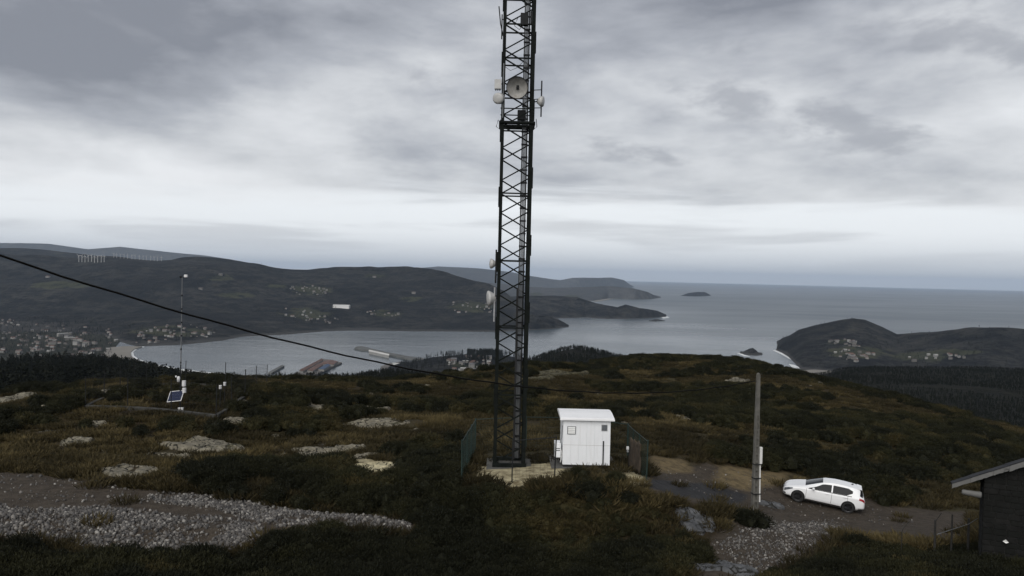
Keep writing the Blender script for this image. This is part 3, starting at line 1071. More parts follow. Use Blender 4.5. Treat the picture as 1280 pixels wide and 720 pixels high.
def build_cover():
    # candidate points over the part of the hill the photograph can see, and a margin
    n = 90000
    Y = np.sqrt(rng.uniform(15 ** 2, 165 ** 2, n))
    S = rng.uniform(-0.86, 0.86, n)
    # more candidates near
    n2 = 26000
    Y = np.r_[Y, np.sqrt(rng.uniform(13 ** 2, 44 ** 2, n2))]
    S = np.r_[S, rng.uniform(-0.9, 0.9, n2)]
    X = S * Y
    clear = np.zeros(len(X))
    for p in AREA['dirt'] + AREA['tar'] + AREA['sand'] + AREA['ochre']:
        clear = np.maximum(clear, soft(X, Y, p, 0.5))
    comp = soft(X, Y, COMP, 0.4)
    encl = soft(X, Y, ENCL, 0.4)
    clump = fbm(X / 7.0, Y / 7.0, 31, 4) + 0.6 * fbm(X / 24.0, Y / 24.0, 33, 3)
    near = np.clip((37 - Y) / 3.0, 0, 1)             # the bank below the viewpoint is all gorse
    right = np.clip((X - 14) / 8, 0, 1) * np.clip((Y - 47) / 8, 0, 1)
    want = np.maximum(near * 1.0, np.clip((clump + 0.015 + 0.13 * right) * 9.0, 0, 1))
    bank = soft(X, Y, world_poly([(660, 645), (692, 608), (705, 601), (760, 601), (780, 610), (800, 618), (850, 640), (890, 660), (640, 680)]), 0.6)
    want = np.maximum(want, bank)
    bank2 = soft(X, Y, world_poly([(500, 560), (560, 555), (585, 575), (585, 612), (520, 640), (400, 628), (330, 612), (400, 600), (500, 600)]), 1.0)
    want = np.maximum(want, bank2 * 0.9)
    want *= (1 - np.clip(clear * 2, 0, 1)) * (1 - 0.97 * np.clip(comp * 2 - bank, 0, 1)) * (1 - 0.75 * encl)
    for bare in (world_poly([(840, 722), (880, 700), (945, 690), (990, 690), (1000, 676), (895, 672), (870, 690)]), world_poly([(838, 655), (845, 640), (895, 640), (900, 656)])):
        want *= 1 - np.clip(soft(X, Y, bare, 0.4) * 2, 0, 1)
    stone = np.zeros(len(X))
    for (rx, ry, ra, rb) in ROCKS:
        stone = np.maximum(stone, (((X - rx) / (ra * 1.0)) ** 2 + ((Y - ry + .3) / (rb * 1.0 + .3)) ** 2 < 1).astype(float))
    want *= 1 - stone
    ms = P(226, 516, 58.0)
    want *= (np.hypot(X - ms.x, (Y - ms.y) * .45) > 1.3)      # trodden round the instrument mast
    front = np.zeros(len(X))          # low growth only just downhill of bare ground
    for p in AREA['dirt'] + AREA['sand']:
        front = np.maximum(front, np.maximum(soft(X, Y + 1.1, p, .6), soft(X, Y + .6, p, .5)))
    front *= (Y < 40)
    want *= 1 - .75 * np.clip(front * 2, 0, 1)
    dens = np.where(Y < 44, 0.34, 0.25)
    pick = rng.random(len(X)) < want * dens
    # keep the view of the gravel bank and slab open
    gx, gy = X[pick], Y[pick]
    gzv = gz(gx, gy)
    sc = rng.uniform(.65, 1.35, len(gx)) * np.where(gy < 44, 1.05, 1.15) * (1 + 0.5 * np.clip(clump[pick] * 2, -0.5, 0.8))
    sc = sc * np.where(rng.random(len(gx)) < .10, rng.uniform(1.15, 1.4, len(gx)), 1.0)
    sc = np.minimum(sc, np.where(gy < 44, 1.35, 1.7)) * (1 - .4 * bank[pick]) * (1 - .5 * np.clip(front[pick] * 2, 0, 1))
    tint = np.clip(0.28 + 1.7 * fbm(gx / 2.4, gy / 2.4, 51, 3) + 0.5 * fbm(gx / 9, gy / 9, 52, 3) + rng.normal(0, .10, len(gx)), 0, .82)
    o = scatter('gorse_scrub', np.c_[gx, gy, gzv - 0.06], sc, rng.uniform(0, 6.28, len(gx)), rng.integers(0, 5, len(gx)), tint, GORSE)
    tag(o, 'dark gorse scrub covering the bank and hilltop around the tower', 'gorse')
    # heath and dry grass between
    left = ~pick & (rng.random(len(X)) < (0.46 - .26 * near) * (1 - np.clip(clear * 2.2, 0, .993)) * (1 - .9 * np.clip(comp, 0, 1))) & (Y < 140) & (stone < .5)
    hx, hy = X[left], Y[left]
    tint = np.clip(0.47 + 1.25 * fbm(hx / 6, hy / 6, 61, 4) + rng.normal(0, .13, len(hx)), 0, 1)
    o = scatter('heather_and_grass', np.c_[hx, hy, gz(hx, hy)], rng.uniform(.6, 1.5, len(hx)), rng.uniform(0, 6.28, len(hx)), rng.integers(0, 4, len(hx)), tint, HEATH)
    tag(o, 'brown heather and dry grass between the gorse on the hilltop', 'heather')




def forest(name, o, n, cond, label, smin=.7, smax=1.2):
    me = o.data
    co = np.empty(len(me.vertices) * 3); me.vertices.foreach_get('co', co); co = co.reshape(-1, 3)
    if o is plain:                   # one flat face: spread over the town's ground
        g = [[PS(u, v) for v in np.linspace(415, 452, 20)] for u in np.linspace(-40, 140, 40)]
        a, b, c, d = (np.array([g[i + di][j + dj] + Vector((0, 0, 2.2)) for i in range(39) for j in range(19)]) for di, dj in ((0, 0), (1, 0), (1, 1), (0, 1)))
    else:
        polys = np.array([p.vertices[:] for p in me.polygons])
        a, b, c, d = (co[polys[:, k]] for k in range(4))
    area = np.linalg.norm(np.cross(c - a, d - b)[:, :], axis=1) * .5
    ctr = (a + b + c + d) / 4
    uv = np.array([proj(p) for p in ctr])
    w = area * cond(uv[:, 0], uv[:, 1], ctr)
    w = w / w.sum()
    k = rng.choice(len(w), n, p=w)
    s, t = rng.random(n)[:, None], rng.random(n)[:, None]
    p = (a[k] * (1 - s) + b[k] * s) * (1 - t) + (d[k] * (1 - s) + c[k] * s) * t
    gap = fbm(p[:, 0] / 60, p[:, 1] / 60, 71, 3)
    keep = gap > -0.17
    p = p[keep]; n = len(p)
    q = scatter(name, p, rng.uniform(smin, smax, n), rng.uniform(0, 6.28, n), rng.integers(0, 5, n), np.clip(rng.normal(.35, .25, n), 0, 1), CONIF)
    tag(q, label, 'forest')


near_dist = lambda lo, hi: (lambda u, v, c: ((c[:, 1] > lo) & (c[:, 1] < hi)).astype(float))
forest('pine_wood', wood_left, 4600, near_dist(240, 640), 'dark pine wood on the slope below the fenced weather station', .55, 1.15)
forest('pine_wood', wood_mid, 3000, near_dist(330, 600), 'low dark pine wood along the skyline above the harbour', .3, .62)
forest('pine_wood', wood_cone, 3600, near_dist(500, 900), 'trees covering the low conical hill behind the hilltop', .35, .6)
forest('pine_wood', wood_right, 20000, near_dist(240, 980), 'very dark wood on the valley side behind the parked car', .18, .34)
forest('pine_wood', town_hill, 900, lambda u, v, c: ((c[:, 1] > 1700) & (c[:, 1] < 2000)) * (0.15 + 1.0 * ((abs(u - 605) < 22) & (v < 452))), 'trees on the knoll above the harbour village', .8, 1.5)

forest('town_trees', plain, 1500, lambda u, v, c: np.ones(len(u)), 'trees and hedges between the houses of the beach town', .5, 1.0)


def near_villages(u, v, c):
    w = np.zeros(len(u))
    for (a, b, ru, rv) in [(388, 363, 34, 9), (388, 395, 45, 12), (478, 392, 32, 6), (590, 385, 36, 9), (215, 417, 62, 10), (70, 408, 90, 10)]:
        w = np.maximum(w, (((u - a) / ru) ** 2 + ((v - b) / rv) ** 2 < 1.2).astype(float))
    return w + .02


forest('hedgerow_trees', ridge, 3600, near_villages, 'trees and hedgerows around the hamlets across the bay', .55, 1.1)
forest('hedgerow_trees', cape, 1800, lambda u, v, c: ((v > 420) & (v < 462) & (u > 1020)).astype(float) + .05, 'trees around the village above the small cove', .5, 1.0)

# ------------------------------------------------------------------ rocks
def rock_mesh(seed, flat=0.4, sub=3):
    bm = bmesh.new()
    bmesh.ops.create_icosphere(bm, subdivisions=sub, radius=1.0)
    r = np.random.default_rng(seed)
    planes = [(Vector(r.normal(size=3)).normalized(), r.uniform(.55, .9)) for _ in range(9)]
    for v in bm.verts:
        for (n, d) in planes:
            k = v.co.dot(n)
            if k > d:
                v.co -= n * (k - d) * .9
        f = 1 + .25 * float(fbm(np.array([v.co.x * 1.7 + 9 + seed]), np.array([v.co.y * 1.7 + v.co.z * 1.3 + 5]), seed, 3)[0])
        v.co *= f
        v.co.z *= flat
    me = bpy.data.meshes.new('rock'); bm.to_mesh(me); bm.free()
    me.polygons.foreach_set('use_smooth', [False] * len(me.polygons))
    return me


BLOCKS = [rock_mesh(s + 10, .62, 2) for s in range(5)]


def slope_normal(x, y):
    e = 0.8
    return Vector((-(drop(x + e, y) - drop(x - e, y)) / (2 * e), -(drop(x, y + e) - drop(x, y - e)) / (2 * e), 1)).normalized()


def rock(u, v, wpx, dm, me, m, label, group=None, name='rock', rz=None, hz=1.0, sink=0.35, elong=0.6):
    p = hit(u, v)
    if p is None:
        return
    w = wpx * p.y / FPX / 2
    key = (me.name, m.name)
    d = rock.cache.get(key)
    if d is None:
        d = me.copy(); d.name = name; d.materials.clear(); d.materials.append(m); rock.cache[key] = d
    o = bpy.data.objects.new(name, d); C.objects.link(o)
    n = slope_normal(p.x, p.y)
    q = Vector((0, 0, 1)).rotation_difference(n)
    o.rotation_mode = 'QUATERNION'
    o.rotation_quaternion = q @ Euler((0, 0, rz if rz is not None else random.uniform(-.5, .5))).to_quaternion()
    o.scale = (w, w * dm, min(w, w * dm) * hz)
    o.location = p + Vector((0, 0, .04 * o.scale[2] - .02))
    ROCKS.append((p.x, p.y, w, w * dm))
    tag(o, label, 'rock', group)
    return o


rock.cache = {}
ROCKS = []


def outcrop(u, v, wpx, dm, seed, m, label, rise=.13):
    """bare bedrock: a jagged, cracked sheet that follows the slope and stands a hand's breadth proud of it"""
    p = hit(u, v)
    if p is None:
        return
    a = wpx * p.y / FPX / 2
    b = a * dm * .62
    r = np.random.default_rng(seed + 100)
    rot = r.uniform(-.25, .35)
    na, nr_ = 64, 13
    th = np.linspace(0, 2 * np.pi, na, endpoint=False)
    edge = .78 + .75 * fbm(np.cos(th) * 1.6 + seed * 3.1, np.sin(th) * 1.6 + 7, seed, 4)
    # straight breaks: cut the outline with a few lines
    for _ in range(6):
        t0 = r.uniform(0, 6.28); d0 = r.uniform(.42, .8)
        cs = np.cos(th - t0)
        lim = np.where(cs > .05, d0 / np.maximum(cs, .05), 9)
        edge = np.minimum(edge, lim)
    rr = np.linspace(0, 1, nr_)
    X = []; Yv = []; K = []
    for q in rr:
        x = edge * q * np.cos(th) * a; y = edge * q * np.sin(th) * b
        X.append(p.x + x * math.cos(rot) - y * math.sin(rot)); Yv.append(p.y + x * math.sin(rot) + y * math.cos(rot)); K.append(np.full(na, q))
    X = np.array(X); Yv = np.array(Yv); K = np.array(K)
    Z = gz(X, Yv)
    Zs = tps(X, Yv).reshape(X.shape)
    Z = .6 * Z + .4 * (Zs + (Z - Zs).mean())
    step = fbm(X / (.28 * a + .25), Yv / (.28 * a + .25), seed + 5, 3)
    lift = rise * (1 + .25 * a) * (.55 + np.round(step * 7) / 7 * 2.2) + .05 * fbm(X / .3, Yv / .3, seed + 9, 2)
    fall = np.where(K > .93, -.35, 1.0)
    Z = Z + np.where(K > .93, -.25, lift * np.clip((1.02 - K) * 6, 0, 1) + .02)
    V = np.stack([X - p.x, Yv - p.y, Z - p.z], -1).reshape(-1, 3)
    F = [(i * na + k, i * na + (k + 1) % na, (i + 1) * na + (k + 1) % na, (i + 1) * na + k) for i in range(nr_ - 1) for k in range(na)]
    o = link('rock_outcrop', pymesh('rock_outcrop', V, F), m)
    o.location = p
    ROCKS.append((p.x, p.y, a * .55, b * .55))
    tag(o, label, 'rock')
    return o


G = MATS['granite']; PR = MATS['pale_rock']; WR = MATS['wet_rock']
MR_ = rock_mat('mossy_rock', (0.085, 0.078, 0.048), (0.030, 0.028, 0.013), moss_at=.46)
big = [
    (165, 589, 76, 1.7, 0, G, 'long tilted granite slab above the upper edge of the dirt track'),
    (222, 570, 40, 1.2, 1, G, 'short pale granite slab just uphill of the long tilted slab'),
    (262, 560, 88, 1.0, 2, G, 'thin ridge of bare granite running through red heath'),
    (398, 567, 52, 1.6, 3, G, 'flat bare granite sheet among grass uphill of the gravel bank'),
    (436, 561, 34, 1.6, 4, G, 'broken granite sheet beside a dark bush uphill of the gravel'),
    (455, 571, 26, 1.6, 1, G, 'little granite sheet touching the pale yellow outcrop'),
    (468, 586, 66, 1.5, 2, PR, 'pale yellow weathered rock outcrop in the heath left of the tower'),
    (492, 590, 34, 1.2, 5, PR, 'low yellow rock tongue at the end of the pale outcrop'),
    (120, 531, 30, 1.6, 5, G, 'leaning granite boulder in front of the weather station kerb'),
    (92, 553, 40, 1.4, 3, G, 'half buried grey slab on the slope above the dirt track'),
    (25, 497, 44, 1.8, 0, G, 'pale rock sheet on the dark slope beside the pine wood'),
    (55, 510, 30, 1.6, 4, G, 'grey rock sheet near the corner of the weather station kerb'),
    (130, 489, 62, 2.0, 2, G, 'bare rock pavement inside the weather station enclosure'),
    (300, 527, 34, 1.3, 1, G, 'granite slab below the weather station corner'),
    (924, 477, 38, 2.6, 5, G, 'pale granite crag on the skyline behind the concrete pole'),
    (868, 649, 54, 1.9, 3, WR, 'wet grey rock slab lying in the grass by the track'),
    (905, 709, 92, 1.6, 0, WR, 'broad grey rock slab below the gravelly track edge'),
    (958, 631, 34, 1.2, 4, WR, 'grey rock sheet at the foot of the concrete pole'),
    (455, 512, 44, 1.5, 0, G, 'flat granite sheet on the brown hillside above the yellow outcrop'),
    (398, 509, 40, 1.5, 5, G, 'narrow granite sheet on the hillside beyond the weather station'),
    (470, 530, 70, 1.2, 2, G, 'long thin granite ledge halfway up the brown hillside'),
    (540, 470, 110, 1.6, 1, MR_, 'long grassy rock ledge along the skyline left of the tower'),
    (570, 513, 20, 1.6, 3, G, 'granite block pair near the tower on the hillside'),
    (700, 467, 80, 1.4, 4, MR_, 'long rock ledge on the hilltop right of the tower'),
    (668, 474, 60, 1.4, 0, MR_, 'rock ledge on the hilltop behind the tower lattice'),
    (775, 530, 20, 1.4, 2, G, 'small granite slab on the hillside behind the white cabin'),
    (853, 523, 18, 1.6, 5, G, 'rounded granite boulder on the hillside between cabin and pole'),
    (748, 493, 16, 1.6, 1, G, 'white granite boulder on the hillside above the cabin roof'),
    (1085, 547, 30, 1.2, 4, G, 'low rock on the grassy slope above the parked car'),
    (1140, 588, 22, 1.2, 3, G, 'low rock in the dark bank behind the parked car'),
]
for (u, v, w, dm, k, m, lab) in big:
    outcrop(u, v, w * (1.9 if u < 480 and v > 480 else 1.55), dm, int(u + v * 3), m, lab)
random.seed(77)
for i in range(74):
    u = random.uniform(10, 1240)
    v = random.uniform(480, 585) if u < 760 else random.uniform(478, 560)
    if 590 < u < 810 and v > 505:
        continue
    zone = ('downhill of the weather station' if v > 520 else 'around the weather station') if u < 340 else 'between weather station and tower' if u < 600 else 'behind the white cabin' if u < 860 else 'on the slope above the car'
    rock(u, v, random.uniform(5, 15), random.uniform(.8, 1.9), random.choice(BLOCKS), G,
         'small pale granite rock half buried in heath ' + zone, 'small rocks ' + zone, hz=.8)

build_cover()

# ------------------------------------------------------------------ gravel
def gravel(name, polys, n, smin, smax, label, seed):
    r = np.random.default_rng(seed)
    polys = [world_poly(p) for p in polys]
    base = []
    for s in range(6):
        bm = bmesh.new(); bmesh.ops.create_icosphere(bm, subdivisions=1, radius=1)
        rr = np.random.default_rng(s + 5)
        for v in bm.verts:
            v.co *= rr.uniform(.7, 1.15)
        bm.verts.ensure_lookup_table()
        base.append((np.array([v.co[:] for v in bm.verts]), np.array([[v.index for v in f.verts] for f in bm.faces])))
        bm.free()
    allp = np.concatenate([np.array(p) for p in polys])
    lo, hi = allp.min(0), allp.max(0)
    X = r.uniform(lo[0], hi[0], n * 12); Y = r.uniform(lo[1], hi[1], n * 12)
    k = np.zeros(len(X))
    for p in polys:
        k = np.maximum(k, soft(X, Y, p, 0.35))
    k = k * np.clip(0.80 + 2.4 * fbm(X / 1.3, Y / 1.3, seed, 3), 0.06, 1)
    sel = np.where(r.random(len(X)) < k)[0][:n]
    X, Y = X[sel], Y[sel]
    Z = gz(X, Y)
    V = []; F = []; o = 0
    tint = []
    for i in range(len(X)):
        bv, bf = base[r.integers(0, 6)]
        s = smin + (smax - smin) * r.random() ** 3.4
        e = Euler(r.uniform(0, 6.28, 3)).to_matrix()
        v = (bv * s * np.array([1, r.uniform(.6, .95), r.uniform(.45, .8)])) @ np.array(e).T
        V.append(v + np.array([X[i], Y[i], Z[i] + s * .25])); F.append(bf + o); o += len(bv)
        tint += [r.random()] * len(bv)
    V = np.concatenate(V); F = np.concatenate(F)
    me = bpy.data.meshes.new(name)
    me.vertices.add(len(V)); me.vertices.foreach_set('co', V.ravel())
    me.loops.add(F.size); me.loops.foreach_set('vertex_index', F.ravel().astype(np.int32))
    me.polygons.add(len(F)); me.polygons.foreach_set('loop_start', np.arange(0, F.size, 3))
    me.update(calc_edges=True)
    at = me.attributes.new('tone', 'FLOAT', 'POINT'); at.data.foreach_set('value', np.array(tint, np.float32))
    tag(link(name, me, M_GRAVEL), label, 'gravel', kind='stuff')


def gravel_material():
    m = bpy.data.materials.new('gravel_stone')
    m.use_nodes = True
    t = m.node_tree; b = t.nodes['Principled BSDF']
    a = N(t, 'ShaderNodeAttribute', attribute_name='tone')
    rp = N(t, 'ShaderNodeValToRGB'); L(t, a.outputs['Fac'], rp.inputs[0])
    e = rp.color_ramp.elements
    e[0].position = 0; e[0].color = (0.028, 0.028, 0.028, 1)
    e[1].position = 1; e[1].color = (0.30, 0.288, 0.265, 1)
    x = e.new(.45); x.color = (0.072, 0.070, 0.068, 1)
    x = e.new(.8); x.color = (0.135, 0.128, 0.118, 1)
    geo = N(t, 'ShaderNodeNewGeometry')
    n1 = NOISE(t, geo.outputs['Position'], 12, 4, .6)
    L(t, MIX(t, MR(t, n1, .4, .75, 0, .6), rp.outputs[0], (0.10, 0.085, 0.07)), b.inputs['Base Color'])
    b.inputs['Roughness'].default_value = .85
    return m


M_GRAVEL = gravel_material()
gravel('gravel', [[(-50, 628), (50, 637), (125, 634), (170, 639), (240, 645), (320, 650), (330, 667), (275, 676), (212, 677), (125, 676), (50, 661), (-50, 663)],
                  [(178, 624), (200, 617), (250, 619), (320, 627), (366, 635), (433, 640), (486, 642), (526, 647), (512, 654), (433, 650), (400, 656), (364, 655), (320, 645), (250, 634)]],
       15000, .026, .125, 'pale broken gravel heaped along the edge of the dirt track', 3)
gravel('gravel', [[(893, 674), (925, 658), (985, 654), (1055, 648), (1042, 667), (985, 690), (945, 704), (915, 700)]], 3200, .022, .085, 'grey gravel at the track edge below the concrete pole', 4)
gravel('gravel', [[(-50, 592), (60, 595), (175, 615), (175, 632), (0, 626)]], 260, .03, .12, 'scattered stones on the bare dirt track', 6)
gravel('gravel', [[(815, 578), (985, 596), (1100, 635), (1180, 660), (1050, 650), (960, 640), (830, 600)]], 420, .025, .08, 'loose stones on the track near the parked car', 8)

# ------------------------------------------------------------------ lattice tower
TB = P(636, 581, 41.0)
TB.z = drop(TB.x, TB.y) - 0.02
TW2 = 0.735                           # half spacing of the legs
TOP = 27.6
JOINTS = [0.35 + k * 1.70 for k in range(0, 16)]
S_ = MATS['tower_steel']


def lattice_tower():
    t = empty('lattice_tower', TB, R(1.0), label='tall dark steel lattice telecom tower carrying dishes and cables', cat='tower')
    def leg_mesh():
        mb = MB()                     # angle section, heel at the origin
        mb.box((-0.085, -0.085, 0), (0.085, -0.060, TOP)).box((-0.085, -0.060, 0), (-0.060, 0.085, TOP))
        mb.box((0.020, 0.020, 0.0), (0.040, 0.040, TOP))
        return pymesh('leg', mb.v, mb.f)
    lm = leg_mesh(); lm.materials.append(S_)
    corners = [(-1, -1), (1, -1), (1, 1), (-1, 1)]
    for k, (sx, sy) in enumerate(corners):
        o = bpy.data.objects.new('leg', lm); C.objects.link(o); o.parent = t
        o.location = (sx * TW2, sy * TW2, 0.28); o.rotation_euler = (0, 0, k * math.pi / 2)
    # sleeves and outrigger plates along the legs
    sm = MB().box((-0.11, -0.10, 0), (0.11, 0.10, 1.0)); sm = pymesh('splice_sleeve', sm.v, sm.f); sm.materials.append(S_)
    for k, (sx, sy) in enumerate(corners):
        for i, z in enumerate(JOINTS[2:]):
            if i % 2 == 0:
                o = bpy.data.objects.new('splice_sleeve', sm); C.objects.link(o); o.parent = t
                o.location = (sx * (TW2 + .035), sy * TW2, z - .55 + (.85 if sx > 0 else 0))
                o.scale = (0.85, 1, 0.85 + .2 * ((i + k) % 2))
    # bracing: the faces zigzag in opposite sense
    def bar(name, p, q, w):
        p = Vector(p); q = Vector(q)
        key = (name, round((q - p).length, 3), w)
        me = bar.cache.get(key)
        if me is None:
            n = (q - p).length
            mb = MB().box((0, -w / 2, -w / 2), (n, -w / 2 + .012, w / 2)).box((0, -w / 2 + .012, -w / 2), (n, w / 2, -w / 2 + .012))
            me = pymesh(name, mb.v, mb.f); me.materials.append(S_); bar.cache[key] = me
        o = bpy.data.objects.new(name, me); C.objects.link(o); o.parent = t
        o.location = p
        o.rotation_mode = 'QUATERNION'; o.rotation_quaternion = (q - p).to_track_quat('X', 'Z')
        return o
    bar.cache = {}
    for j in range(len(JOINTS) - 1):
        z0, z1 = JOINTS[j], JOINTS[j + 1]
        zm = (z0 + z1) / 2
        for f, s in ((-1, 1), (1, -1)):
            y = f * TW2
            bar('diagonal_brace', (-s * TW2, y, z1), (s * TW2, y, zm), .068)
            bar('diagonal_brace', (s * TW2, y, zm), (-s * TW2, y, z0), .068)
            x = f * TW2
            bar('diagonal_brace', (x, -s * TW2, z1), (x, s * TW2, zm), .06)
            bar('diagonal_brace', (x, s * TW2, zm), (x, -s * TW2, z0), .06)
        if j % 2 == 1 or j >= 9:
            z = z1 + .03
            for f in (-1, 1):
                bar('horizontal_brace', (-TW2, f * TW2, z), (TW2, f * TW2, z), .07)
                bar('horizontal_brace', (f * TW2, -TW2, z), (f * TW2, TW2, z), .065)
    # foot frame on the slab
    mb = MB()
    for f in (-1, 1):
        mb.box((-TW2 - .12, f * TW2 - .1, .12), (TW2 + .12, f * TW2 + .1, .3))
        mb.box((f * TW2 - .1, -TW2 + .1, .13), (f * TW2 + .1, TW2 - .1, .29))
    mb.build('foot_frame', S_, t)
    MB().box((-1.15, -1.15, -.5), (1.15, 1.15, .12)).build('footing', MATS['concrete'], t, bevel=.03)
    # cable ladder inside the rear face, with its grey feeder cables
    x0 = .30
    mb = MB()
    for x in (x0, x0 + .26):
        mb.box((x - .02, .50, .3), (x + .02, .56, TOP))
    lad = mb.build('cable_ladder', S_, t)
    rg = MB().box((-.17, -.02, -.035), (.17, .02, .035)); rg = pymesh('clamp', rg.v, rg.f); rg.materials.append(MATS['dark_steel'])
    z = .8
    while z < TOP:
        o = bpy.data.objects.new('clamp', rg); C.objects.link(o); o.parent = lad; o.location = (x0 + .13 + random.uniform(-.01, .01), .44, z)
        o.scale = (1, 1, random.uniform(.9, 1.5))
        z += .66
    for i, x in enumerate(np.linspace(x0 + .03, x0 + .23, 4)):
        MB().tube((x, .485, .3), (x, .485, TOP - 1), .028, n=6).build('feeder_cable', MATS['cable_grey'] if i != 3 else MATS['car_black'], t)
    MB().box((x0 + .36, .46, .3), (x0 + .40, .50, TOP)).build('safety_rail', S_, t)
    # inner climbing pipe with thick feeder on the lower part
    MB().tube((x0 - .06, .2, .3), (x0 - .06, .2, 9.2), .055, n=8).build('feeder_cable', MATS['car_black'], t)
    # ring of the work platform below the dishes
    zp = 17.45
    pf = empty('work_platform', (0, 0, 0)); pf.parent = t
    for f in (-1, 1):
        MB().box((-TW2 - .16, f * (TW2 + .12) - .06, zp + .04), (TW2 + .16, f * (TW2 + .12) + .06, zp + .14)).build('edge_beam', S_, pf)
        MB().box((f * (TW2 + .12) - .06, -TW2 - .06, zp + .01), (f * (TW2 + .12) + .06, TW2 + .06, zp + .15)).build('edge_beam', S_, pf)
    for i in range(4):
        y = -TW2 + .15 + i * (2 * TW2 - .3) / 3
        MB().box((-TW2 - .05, y - .04, zp + .03), (TW2 + .05, y + .04, zp + .08)).build('grating_bar', S_, pf)
    for f in (-1, 1):
        MB().box((-TW2 - .12, f * (TW2 + .1) - .025, zp + .75), (TW2 + .12, f * (TW2 + .1) + .025, zp + .80)).build('rail', S_, pf)
    MB().box((.02, -.2, zp + .35), (.42, .18, zp + .85)).build('radio_box', MATS['dark_steel'], t, bevel=.02)
    MB().box((.05, -.78, zp + 5.0), (.45, -.45, zp + 5.6)).build('radio_box', MATS['dark_steel'], t, bevel=.02)
    MB().box((.55, -.78, zp + 5.05), (.72, -.60, zp + 5.7)).build('radio_box', MATS['dark_steel'], t, bevel=.02)
    # loose loops of cable
    for (pts_, r) in [([(-.1, -.8, zp + 5.3), (-.25, -.85, zp + 4.9), (0, -.85, zp + 4.72), (.2, -.8, zp + 5.0)], .018),
                      ([(-TW2, -.8, zp + 2.9), (-.4, -.9, zp + 2.65), (-.1, -.85, zp + 2.8), (.25, -.6, zp + 3.2)], .012),
                      ([(-.95, -.75, zp + .2), (-1.05, -.8, zp - .15), (-.85, -.8, zp - .3), (-.76, -.75, zp + .4)], .02),
                      ([(.95, -.75, zp + .3), (1.0, -.8, zp - .1), (.88, -.8, zp - .22), (.76, -.75, zp + .5)], .02),
                      ([(-1.05, -.7, zp + 5.9), (-.95, -.75, zp + 5.0), (-.8, -.75, zp + 4.4)], .03)]:
        MB().path(pts_, r).build('cable_loop', MATS['dark_steel'], t)
    return t


tower = lattice_tower()


def tpt(u, v, dy):
    """point on the plane dy in front of (-) or behind the tower axis seen at a pixel"""
    return P(u, v, TB.y + dy)


def dish(name, c, axis, dia, depth, label, shroud=0.0, arm=None, inside='dish_inside', group=None):
    axis = Vector(axis).normalized()
    t = empty(name, c, label=label, cat='antenna', group=group)
    r = dia / 2
    if shroud:                        # drum antenna: closed cylinder with a domed radome
        MB().lathe([(r * .55, -shroud - depth), (r, -shroud), (r, 0)], (0, 0, 0), axis, 28).build('drum', MATS['antenna_white'], t)
        MB().lathe([(r * .985, .0), (r * .97, .02), (r * .6, .05), (0, .06)], (0, 0, 0), axis, 28).build('radome', MATS['antenna_white'], t, smooth=True)
        back = -axis * (shroud + depth)
    else:                             # open parabola
        pr = [(r * k / 8, -depth * (1 - (k / 8) ** 2)) for k in range(0, 9)]
        MB().lathe(pr, (0, 0, 0), axis, 32).build('reflector', MATS[inside], t, smooth=True)
        pr2 = [(r + .012, 0)] + [(r * k / 8 + .012, -depth * (1 - (k / 8) ** 2) - .02) for k in range(8, -1, -1)]
        MB().lathe(pr2, (0, 0, 0), axis, 32).build('back_shell', MATS['antenna_white'], t, smooth=True)
        MB().lathe([(r - .012, .02), (r + .02, .02), (r + .02, -.05), (r - .012, -.03), (r - .012, .02)], (0, 0, 0), axis, 32).build('rim', MATS['dark_steel'], t)
        MB().tube(-axis * depth, axis * .02, .02, n=8).tube(axis * -.02, axis * .06, .055, .045, n=10).build('feed_horn', MATS['dark_steel'], t)
        back = -axis * (depth + .02)
    if arm is not None:
        a = Vector(arm) - Vector(c)
        mb = MB().tube(back, a, .035, n=6)
        mb.tube(back + Vector((0, 0, .12)), a + Vector((0, 0, .12)), .022, n=6).cbox(back, (.14, .14, .2))
        mb.build('mount_arm', MATS['dark_steel'], t)
    return t


lg = TB + Vector((-TW2, -TW2, 0)); rg_ = TB + Vector((TW2, -TW2, 0))
c = tpt(646.5, 109.5, -1.15)
dish('parabolic_dish', c, (-.10, -1, -.25), 1.06, .24, 'large open parabolic dish with weathered inside, front of the tower', arm=(TB.x - .2, TB.y - TW2, c.z - .1))
c = tpt(622.5, 123, -1.0)
dish('drum_antenna', c, (-.35, -1, -.22), .56, .12, 'round white drum antenna below a white radio box', shroud=.22, arm=(lg.x - .12, lg.y, c.z))
c = tpt(678.5, 127, -.9)
dish('drum_antenna', c, (.92, -.30, -.1), .52, .14, 'small white drum antenna turned away from the left ones, beside the large dish', shroud=.10, arm=(rg_.x + .05, rg_.y, c.z))
c = tpt(613.5, 329.5, -.6)
dish('drum_antenna', c, (-.96, -.22, .02), .50, .16, 'small side facing white dish on a pipe low on the tower', shroud=.06, arm=(lg.x, lg.y + .1, c.z - .05))
c = tpt(610.5, 373, -.6)
dish('drum_antenna', c, (-.95, -.25, -.05), .78, .30, 'large side facing conical white dish, lowest antenna on the tower', shroud=.04, arm=(lg.x, lg.y + .1, c.z))


def pipe(u, v0, v1, dy, r, label, legx, m='dark_steel', name='mounting_pipe', ext=()):
    a = tpt(u, v1, dy); b = tpt(u, v0, dy)
    b.x = a.x
    t = empty(name, a, label=label, cat='pipe')
    MB().tube((0, 0, 0), (0, 0, b.z - a.z), r, n=8).build('pipe', MATS[m], t)
    for k in (.25, .75):
        z = (b.z - a.z) * k
        MB().tube((0, 0, z), (legx - a.x, TB.y - TW2 - a.y, z), .025, n=6).build('bracket', MATS['dark_steel'], t)
    return t


